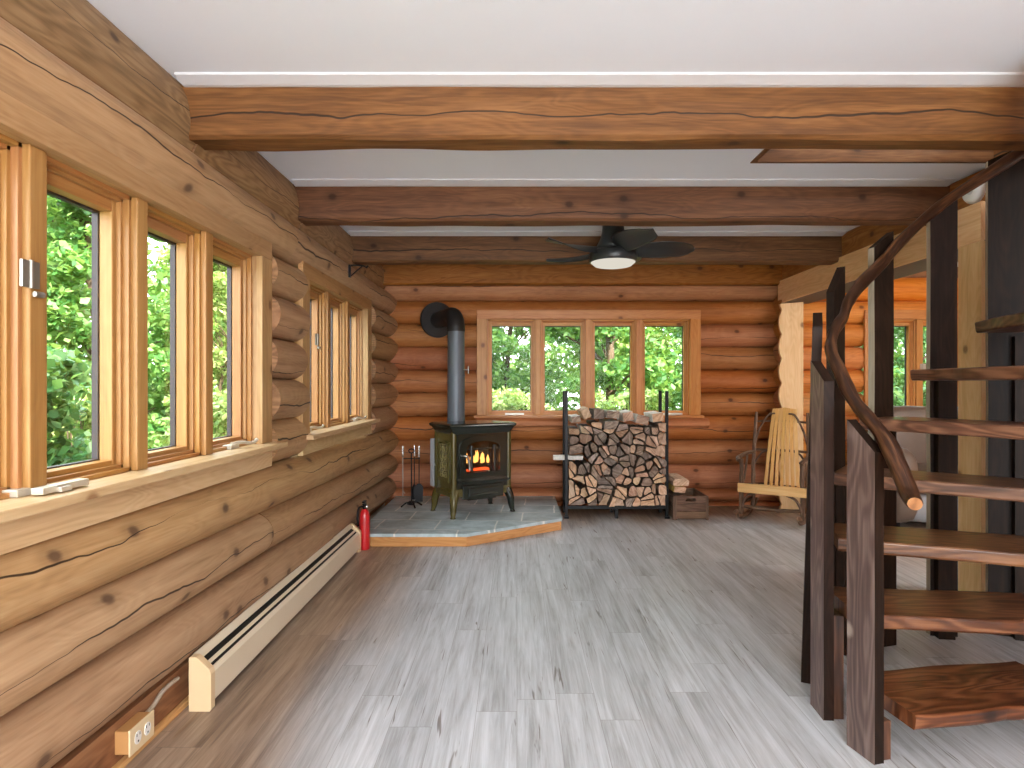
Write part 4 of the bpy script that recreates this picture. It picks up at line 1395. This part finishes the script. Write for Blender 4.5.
def stick(name, pts, r0, r1=None, mat='twig', n=9, k=6, wob=.004):
    r1 = r0 if r1 is None else r1
    p = spline(pts, k)
    sd = R.random() * 99
    p = [q + V((noise.noise(V((i * .35 + sd, 0, 0))), noise.noise(V((0, i * .35 + sd, 0))), 0)) * wob for i, q in enumerate(p)]
    m = MB()
    m.tube(p, [lerp(r0, r1, i / (len(p) - 1)) * (1 + .18 * noise.noise(V((i * .8 + sd, 3, 1)))) for i in range(len(p))], n)
    return m.build(name, M[mat], RC)


for sx in (-1, 1):
    stick('rocker', [(sx * .25, -.42, rz(-.42) + .03)] + [(sx * .25, y, rz(y)) for y in (-.32, -.15, 0, .15, .3, .42)], .021, .018, wob=.003)
    stick('front_post', [(sx * .25, -.22, rz(-.22) + .01), (sx * .252, -.225, .25), (sx * .248, -.235, .45), (sx * .25, -.225, .56)], .021, .018)
    stick('back_post', [(sx * .235, .17, rz(.17) + .01), (sx * .235, .19, .35), (sx * .238, .23, .60), (sx * .225, .29, .96)], .021, .014)
    stick('arm', [(sx * .235, .225, .58), (sx * .26, .05, .585), (sx * .27, -.15, .575), (sx * .265, -.28, .57), (sx * .25, -.31, .55)], .017, .021)
    stick('arm_brace', [(sx * .25, -.225, .30), (sx * .245, -.10, .42), (sx * .255, .04, .57)], .012, .010)
    stick('side_stretcher', [(sx * .25, -.22, .16), (sx * .243, .17, .15)], .013)
    stick('seat_rail', [(sx * .25, -.23, .315), (sx * .238, .19, .27)], .017)
    stick('corner_brace', [(sx * .245, -.235, .13), (sx * .20, -.235, .23), (sx * .10, -.24, .275)], .012, .010)
    stick('back_hoop', [(sx * .232, .24, .66), (sx * .19, .255, .80), (sx * .12, .285, .93), (sx * .06, .30, .95)], .011, .008)
    stick('back_twig', [(sx * .236, .21, .46), (sx * .17, .235, .57), (sx * .09, .225, .61)], .010, .008)
stick('front_stretcher', [(-.25, -.22, .135), (0, -.225, .125), (.25, -.22, .14)], .015)
stick('back_stretcher', [(-.235, .18, .20), (.235, .18, .20)], .013)
stick('rear_seat_rail', [(-.237, .19, .275), (.237, .19, .275)], .015)
stick('back_rail', [(-.235, .245, .60), (0, .25, .605), (.235, .245, .60)], .012)
stick('back_rail', [(-.228, .285, .87), (0, .30, .88), (.228, .285, .87)], .010)
m = MB(); m.box((-.275, -.265, .262), (.285, -.243, .342)); m.build('seat_front_board', M['slat'], RC, bevel=.004)
for i in range(8):
    x = -.21 + .06 * i
    m = MB()
    rings = []
    for t in range(7):
        y = lerp(-.243, .19, t / 6)
        z = .342 - .06 * math.sin(t / 6 * PI / 2) ** 1
        rings.append([V((x - .025, y, z - .012)), V((x + .025, y, z - .012)), V((x + .025, y, z)), V((x - .025, y, z))])
    m.loft(rings, True, False)
    m.build('seat_slat', M['slat'], RC, bevel=.002)
for i in range(7):
    a = (i - 3) / 3
    m = MB()
    rings = []
    for t in range(9):
        s_ = t / 8
        x = a * lerp(.142, .092, s_) + .022
        w_ = lerp(.0145, .0155, s_)
        y = lerp(.165, .325, s_) - .03 * math.sin(s_ * PI)
        z = lerp(.275, 1.005 - .012 * abs(a), s_)
        rings.append([V((x - w_, y - .006, z)), V((x + w_, y - .006, z)), V((x + w_, y + .006, z)), V((x - w_, y + .006, z))])
    m.loft(rings, True, False)
    m.build('back_slat', M['slat'], RC, bevel=.002)

# ------------------------------------------------------------------ ceiling fan
FX, FY = .678, 4.27
FN = thing('ceiling_fan', (FX, FY, CEIL), 'black five-blade ceiling fan with a round light, between the second and third beams', 'fan')
m = MB(); m.lathe([(.0, CEIL), (.092, CEIL), (.09, 2.36), (.076, 2.345), (.078, 2.30), (.09, 2.25), (.115, 2.20), (.125, 2.18), (.0, 2.18)][::-1], (FX, FY, 0), 36); m.build('housing', M['blackpaint'], FN)
m = MB(); m.lathe([(0, 2.085), (.16, 2.085), (.168, 2.095), (.168, 2.15), (.15, 2.165), (0, 2.165)], (FX, FY, 0), 40); m.build('light_body', M['blackpaint'], FN)
m = MB(); m.lathe([(0, 2.048), (.08, 2.052), (.13, 2.062), (.156, 2.085), (.15, 2.09), (0, 2.09)], (FX, FY, 0), 40); m.build('light_lens', M['lens'], FN)
m = MB(); m.lathe([(0, 2.16), (.07, 2.16), (.07, 2.185), (0, 2.185)], (FX, FY, 0), 24); m.build('hub', M['black'], FN)
for i in range(5):
    an = math.radians(-2 + 72 * i)
    ca, sa = math.cos(an), math.sin(an)
    rings = []
    for t in range(15):
        s_ = t / 14
        r = lerp(.10, .57, s_)
        wd = (.045 + .055 * math.sin(min(1, s_ * 1.6) * PI / 2)) * (1 if s_ < .75 else math.sqrt(max(.02, 1 - ((s_ - .75) / .25) ** 2)))
        pitch = -math.radians(lerp(34, 12, s_))
        sweep = -.05 * math.sin(s_ * PI)
        zc = 2.172 - .012 * s_ + .02 * s_ * s_
        ring = []
        for q in range(12):
            b = 2 * PI * q / 12
            x_ = math.cos(b) * wd
            y_ = math.sin(b) * .005 - .012 * math.cos(b) ** 2
            tx = x_ * math.cos(pitch) - y_ * math.sin(pitch) + sweep
            tz = x_ * math.sin(pitch) + y_ * math.cos(pitch)
            ring.append(V((FX + ca * r - sa * tx, FY + sa * r + ca * tx, zc + tz)))
        rings.append(ring)
    m = MB(); m.loft(rings, True, True); m.build('blade', M['blackpaint'], FN)
lp2 = bpy.data.lights.new('near_fill', 'POINT')      # unseen fill light added behind the camera
lp2.energy = 30; lp2.color = (1, .96, .90); lp2.shadow_soft_size = .4
lo2 = bpy.data.objects.new('near_fill', lp2); lo2.location = (.45, -.9, 1.85); C.objects.link(lo2)

lp4 = bpy.data.lights.new('low_fill', 'POINT')  # second unseen fill, set low to brighten the ceiling between the beams
lp4.energy = 42; lp4.color = (1, .95, .88); lp4.shadow_soft_size = .4
lo4 = bpy.data.objects.new('low_fill', lp4); lo4.location = (.5, -1.2, .95); C.objects.link(lo4)
lp3 = bpy.data.lights.new('far_room_fill', 'POINT')   # unseen fill light added to brighten the adjoining room
lp3.energy = 45; lp3.color = (1, .94, .84); lp3.shadow_soft_size = .2
lo3 = bpy.data.objects.new('far_room_fill', lp3); lo3.location = (4.5, 2.6, 2.1); C.objects.link(lo3)

# ------------------------------------------------------------------ spiral stair
SC = V((1.95, 2.15, 0))
SS = thing('spiral_staircase', (SC.x, SC.y, 0), 'dark stained spiral staircase of planks with a twisted branch handrail, on the right', 'staircase')
posts = [(1.150, 2.000, -14, 1.004, 1.105, 0, 0), (1.136, 2.254, 4, 1.235, 1.315, 0, 0), (1.205, 2.525, 25, 1.46, 1.53, .05, .0), (1.474, 2.797, 50, 1.645, 1.775, .0, .0),
         (1.735, 2.885, 74, 1.87, 1.955, .0, .0), (2.075, 2.955, 97, 2.06, 2.16, .0, 0), (2.445, 2.93, 112, 2.32, 2.43, 0, 0)]
tr_r = [.722, .765, .74, .72, .66, .62, .60]
tr_a = [-8, 6, 20, 38, 62, 90, 104]
tr_s = [0, 0, 0, 0, 0, 0, .12]     # the upper treads sit a little off the radius
rise = .215
for i, (x, y, ang, zl, zh, lx, ly) in enumerate(posts):
    a = math.radians(ang)
    out = V((-math.cos(a), math.sin(a), 0))
    tg = V((math.sin(a), math.cos(a), 0))
    c = V((x, y, 0))
    hw_ = .058 if i < 5 else (.062 if i == 5 else .14)
    fn = lambda s_, z, d: c + tg * s_ + out * d + V((lx, ly, 0)) * (z / 1.5) + V((0, 0, z))
    m = MB()
    zmid = [k / 8 for k in range(1, 8)]
    poly = [(-hw_, 0), (hw_, 0)] + [(hw_ + .003 * noise.noise(V((z * 5, i * 3.1, 0))), z * zh) for z in zmid] + [(hw_, zh), (-hw_, zl)] + [(-hw_ + .003 * noise.noise(V((z * 5, i * 5.1, 2))), z * zl) for z in reversed(zmid)]
    m.prism(poly, fn, -.018, .018)
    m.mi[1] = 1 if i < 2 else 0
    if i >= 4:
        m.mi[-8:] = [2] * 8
    m.build('baluster_plank', [M['stair'], M['stair_worn_lit'], M['stair_edge_lit']], SS, bevel=.004)
    zt_ = rise * (i + 1) - (.088 if i == 0 else .0505)
    m = MB()
    m.prism([(-.045, 0), (.03, 0), (.03, zt_), (-.045, zt_)], fn, -.058, -.019)
    m.build('tread_cleat', M['tread'] if i < 2 else M['stair'], SS, bevel=.003)
for i in range(7):
    a = math.radians(tr_a[i])
    out = V((-math.cos(a), math.sin(a), 0))
    tg = V((math.sin(a), math.cos(a), 0))
    r1 = tr_r[i]
    k = 14
    rings = []
    for t in range(k + 1):
        r = lerp(.05 if i < 4 else -.14, r1, t / k)
        zt_ = rise * (i + 1) - (.036 if i == 0 else 0)
        fr_ = .15 + .012 * noise.noise(V((r * 4, i * 2.3, 0))) + .004 * noise.noise(V((r * 14, i * 2.3, 5)))
        bk_ = .15 + .010 * noise.noise(V((r * 4, i * 2.3, 9)))
        c = SC + out * r + tg * tr_s[i]
        th = .05
        sec = [(0, -th), (bk_ - .004, -th), (bk_, -th + .006), (bk_, -.006), (bk_ - .006, 0), (0, 0), (-fr_ + .006, 0), (-fr_, -.006), (-fr_ + .004, -th + .008), (-fr_ + .01, -th)]
        rings.append([c + tg * s_ + V((0, 0, zt_ + z)) for s_, z in sec])
    m = MB(); m.loft(rings, True, False); m.build('tread', M['tread'], SS, bevel=.002)
m = MB(); m.lathe([(.075, 0), (.075, 2.44)], (SC.x, SC.y, 0), 24); m.build('centre_column', M['stair'], SS)
rail = [(915, 504, 1.72), (909, 493, 1.80), (899, 468, 1.86), (887, 442, 1.935), (871, 421, 2.03), (853, 399, 2.13), (840, 372, 2.23), (831, 350, 2.33), (834, 332, 2.42), (843, 317, 2.50),
        (849, 301, 2.58), (862, 283, 2.70), (881, 264, 2.79), (900, 242, 2.82), (921, 222, 2.85), (948, 200, 2.86), (985, 176, 2.86), (1030, 147, 2.82), (1070, 122, 2.72)]
path = spline([px(*p) for p in rail], 5)
rr = []
for i in range(len(path)):
    s_ = i / (len(path) - 1)
    b = lerp(.030, .023, min(1, s_ * 3)) if s_ < .33 else lerp(.023, .026, (s_ - .33) / .67)
    b *= min(1, .55 + s_ * 9)
    rr.append(b * (1 + .25 * noise.noise(V((s_ * 26, 1.5, 0)))))
m = MB(); m.tube(path, rr, 12, cap_mi=1); m.build('handrail', [M['branch'], M['cut_branch']], SS)

# ------------------------------------------------------------------ sofa in the far room
SF = thing('sofa', (3.95, 5.35, 0), 'taupe leather sofa under the far room window, behind the staircase', 'sofa')


def cushion(name, lo, hi, mat, parent, puff=.03, n=8):
    lo, hi = V(lo), V(hi)
    c, h = (lo + hi) / 2, (hi - lo) / 2
    m = MB()
    rings = []
    for i in range(n + 1):
        a = -PI / 2 + PI * i / n
        kz = math.copysign(abs(math.sin(a)) ** .55, math.sin(a))
        kr = max(.02, abs(math.cos(a)) ** .35)
        ring = []
        for j in range(24):
            b = 2 * PI * j / 24
            ring.append(c + V((h.x * kr * math.copysign(abs(math.cos(b)) ** .4, math.cos(b)), h.y * kr * math.copysign(abs(math.sin(b)) ** .4, math.sin(b)), h.z * kz)))
        rings.append(ring)
    m.loft(rings, True, True)
    return m.build(name, mat, parent)


cushion('base', (3.12, 4.98, .05), (4.78, 5.8, .34), M['sofa_grey'], SF)
for x in (3.30, 3.95):
    cushion('seat_cushion', (x, 4.93, .30), (x + .64, 5.62, .52), M['sofa'], SF)
    cushion('back_cushion', (x, 5.42, .44), (x + .64, 5.76, 1.03), M['sofa'], SF)
for x in (3.08, 4.60):
    cushion('arm', (x, 4.92, .06), (x + .23, 5.72, .70), M['sofa'], SF)
for x in (3.2, 4.66):
    m = MB(); m.lathe([(.022, 0), (.03, .07)], (x, 5.1, 0), 12); m.lathe([(.022, 0), (.03, .07)], (x, 5.65, 0), 12); m.build('foot', M['black'], SF)

# ------------------------------------------------------------------ outdoors
m = MB()
for (a, b, c_, d) in ((-40, -20, -1.5, 45), (-1.5, 6.4, 40, 45)):
    m.box((a, b, -.62), (c_, d, -.5))
m.box((6.35, -20, -.62), (40, 6.4, -.5))
struct(m.build('ground', M['ground']))


def leaf_cloud(mb, c, rad, cnt, size, rng, squash=1.0, rmax=0):
    for _ in range(cnt):
        while True:
            q = V((rng.uniform(-1, 1), rng.uniform(-1, 1), rng.uniform(-1, 1)))
            if .1 < q.length <= 1:
                break
        q = q * (0.55 + .45 * q.length)
        p = V(c) + V((q.x * rad, q.y * rad, q.z * rad * squash))
        if rmax and math.hypot(p.x, p.y) > rmax:
            continue
        s_ = size * rng.uniform(.6, 1.25)
        nrm = (V((rng.gauss(0, .8), rng.gauss(0, .8), rng.gauss(.9, .6)))).normalized()
        ax = nrm.cross(V((rng.gauss(0, 1), rng.gauss(0, 1), rng.gauss(0, 1)))).normalized()
        bx_ = nrm.cross(ax)
        w_ = s_ * rng.uniform(.55, .8)
        pts = [p - ax * s_ * .5, p - ax * s_ * .1 + bx_ * w_ * .5 + nrm * .1 * s_, p + ax * s_ * .25 + bx_ * w_ * .32, p + ax * s_ * .6, p + ax * s_ * .25 - bx_ * w_ * .32, p - ax * s_ * .1 - bx_ * w_ * .5 + nrm * .1 * s_]
        mb.face(pts, [(0, 0)] * 6, True)


def plant(name, label, cat, group, seed, h, crown_r, z0, clumps, per, size, leaf, trunk_r, bark='trunk', squash=.6, stems=1):
    rng = random.Random(seed)
    t = thing(name, (0, 0, 0), label, cat, group, local=True)
    m = MB()
    tops = []
    for s_ in range(stems):
        lean = V((rng.uniform(-.3, .3), rng.uniform(-.3, .3), 0)) * (1 if stems == 1 else 2.0)
        pts = [V((rng.uniform(-.1, .1) * (stems > 1), rng.uniform(-.1, .1) * (stems > 1), -.02)), lean * .25 * h / 4 + V((0, 0, h * .33)), lean * .7 * h / 4 + V((rng.uniform(-.1, .1), 0, h * .66)), lean * h / 4 + V((0, 0, h * .95))]
        p = spline(pts, 5)
        m.tube(p, [lerp(trunk_r, trunk_r * .25, i / (len(p) - 1)) for i in range(len(p))], 9)
        tops.append(p)
    lv = MB()
    for c in range(clumps):
        u = rng.random()
        z = lerp(z0, h, u)
        rmax = crown_r * (1 - .55 * max(0, (u - .45) / .55)) * (.75 + .25 * min(1, u * 4))
        a = rng.uniform(0, 2 * PI)
        r = rmax * math.sqrt(rng.random())
        ctr = V((r * math.cos(a), r * math.sin(a), z))
        leaf_cloud(lv, ctr, rng.uniform(.28, .5) * (crown_r / 1.4), per, size, rng, squash, crown_r)
        if c % 3 == 0:
            p = tops[c % stems]
            k = min(len(p) - 1, max(1, int(len(p) * (z / h) * .8)))
            m.tube([p[k], (p[k] + ctr) / 2 + V((0, 0, .08)), ctr], [trunk_r * .3, trunk_r * .2, trunk_r * .08], 5, caps=False)
    m.build('trunk' if stems == 1 else 'stems', M[bark], t)
    lv.build('crown' if stems == 1 else 'foliage', M[leaf], t)
    return t


protos = {
    'a': plant('broadleaf_tree', '', 'tree', None, 1, 5.0, 1.25, .5, 110, 190, .10, 'leaf1', .075),
    'b': plant('young_tree', '', 'tree', None, 2, 4.2, 1.0, .3, 95, 190, .09, 'leaf2', .04),
    'c': plant('slender_tree', '', 'tree', None, 3, 6.0, 1.35, 1.7, 100, 190, .11, 'leaf1', .10),
    'd': plant('dense_tree', '', 'tree', None, 4, 5.0, 1.15, .2, 110, 190, .095, 'leaf3', .06),
    's': plant('leafy_shrub', '', 'shrub', None, 5, 1.6, .72, .12, 50, 150, .07, 'leaf2', .018, stems=5),
    't': plant('dark_shrub', '', 'shrub', None, 6, 1.9, .8, .12, 55, 150, .075, 'leaf3', .02, stems=5),
}
for t_ in list(protos.values()):
    pass
used = set()
KN = {'a': 'broad leafy green tree', 'b': 'yellow-green young tree', 'c': 'tree with a bare lower trunk', 'd': 'dense cool green tree', 's': 'yellow-green leafy shrub', 't': 'dark green leafy shrub'}


def put(k, x, y, rz_, sc, label, group):
    if k in used:
        o = copy_tree(protos[k])
    else:
        o = protos[k]; used.add(k)
    o.location = (x, y, -.5)
    o.rotation_euler = (0, 0, rz_)
    o.scale = (sc, sc, sc)
    o['label'] = label
    o['group'] = group


G = random.Random(5)
CR_ = {'a': 1.25, 'b': 1.0, 'c': 1.35, 'd': 1.15, 's': .72, 't': .8}
back = [('b', -1.3, 9.9), ('a', .2, 11.4), ('c', 1.75, 10.6), ('d', 3.4, 10.4), ('b', 2.6, 12.4), ('d', -.9, 12.4), ('a', 4.6, 12.6), ('s', .3, 8.9), ('s', -.9, 8.4), ('t', 2.9, 8.6), ('s', 1.6, 8.6)]
left = [('a', -5.2, 7.2), ('d', -4.8, 4.4), ('b', -4.5, 2.4), ('a', -7.2, 3.2), ('c', -7.0, 5.9), ('b', -5.0, 9.6), ('a', -9.4, 5.0), ('d', -3.2, 11.2), ('a', -7.4, 8.6), ('d', -7.2, 1.0), ('a', -5.6, 12.2), ('d', -9.2, 7.8),
        ('t', -3.3, 3.6), ('s', -3.1, 5.6), ('t', -3.6, 8.2), ('s', -4.9, 5.9), ('s', -3.4, 1.9)]
right = [('d', 5.6, 9.4), ('a', 7.6, 10.4), ('b', 6.4, 11.6), ('d', 8.8, 12.4), ('t', 5.0, 8.0), ('s', 6.8, 8.6)]
spots = [[k, x, y, w_] for w_, L_ in (('four-pane back window', back), ('left wall windows', left), ('far room window', right)) for k, x, y in L_]
for _ in range(400):                     # crowns grow beside one another, not through one another
    for i in range(len(spots)):
        for j in range(i):
            p, q = spots[i], spots[j]
            dx, dy = p[1] - q[1], p[2] - q[2]
            d = math.hypot(dx, dy) or .01
            need = CR_[p[0]] + CR_[q[0]] + .26
            if d < need:
                f_ = (need - d) / d * .35
                p[1] += dx * f_; p[2] += dy * f_; q[1] -= dx * f_; q[2] -= dy * f_
    for p in spots:
        r_ = CR_[p[0]] + .35
        if p[3].startswith('left'):
            p[1] = min(p[1], -1.6 - r_)
        else:
            p[2] = max(p[2], 6.5 + r_)
        d = math.hypot(p[1] - .5, p[2] - 1.5)
        if d + r_ > 14.6:
            p[1] = .5 + (p[1] - .5) * (14.6 - r_) / d
            p[2] = 1.5 + (p[2] - 1.5) * (14.6 - r_) / d
for k, x, y, w_ in spots:
    put(k, x, y, G.uniform(0, 6.28), 1.0, KN[k] + ' in the woods beyond the ' + w_, 'plants beyond the ' + w_)

# the mass of the woods farther off
rng = random.Random(9)
lv = MB()
for i in range(560):
    an = lerp(-.25, PI * .86, i / 559)      # from the right of the back window round to the left
    rr_ = rng.uniform(16.4, 19)
    c = V((.5 + rr_ * math.cos(an), 1.5 + rr_ * math.sin(an), rng.uniform(-.3, 1) + 6.5 * rng.random() ** 1.7))
    leaf_cloud(lv, c, 1.35, 170, .22, rng, .9)
o = lv.build('distant_tree_foliage', M['leaf4'])
tag(o, 'mass of darker green leaves of the woods farther off outside', 'foliage', kind='stuff')
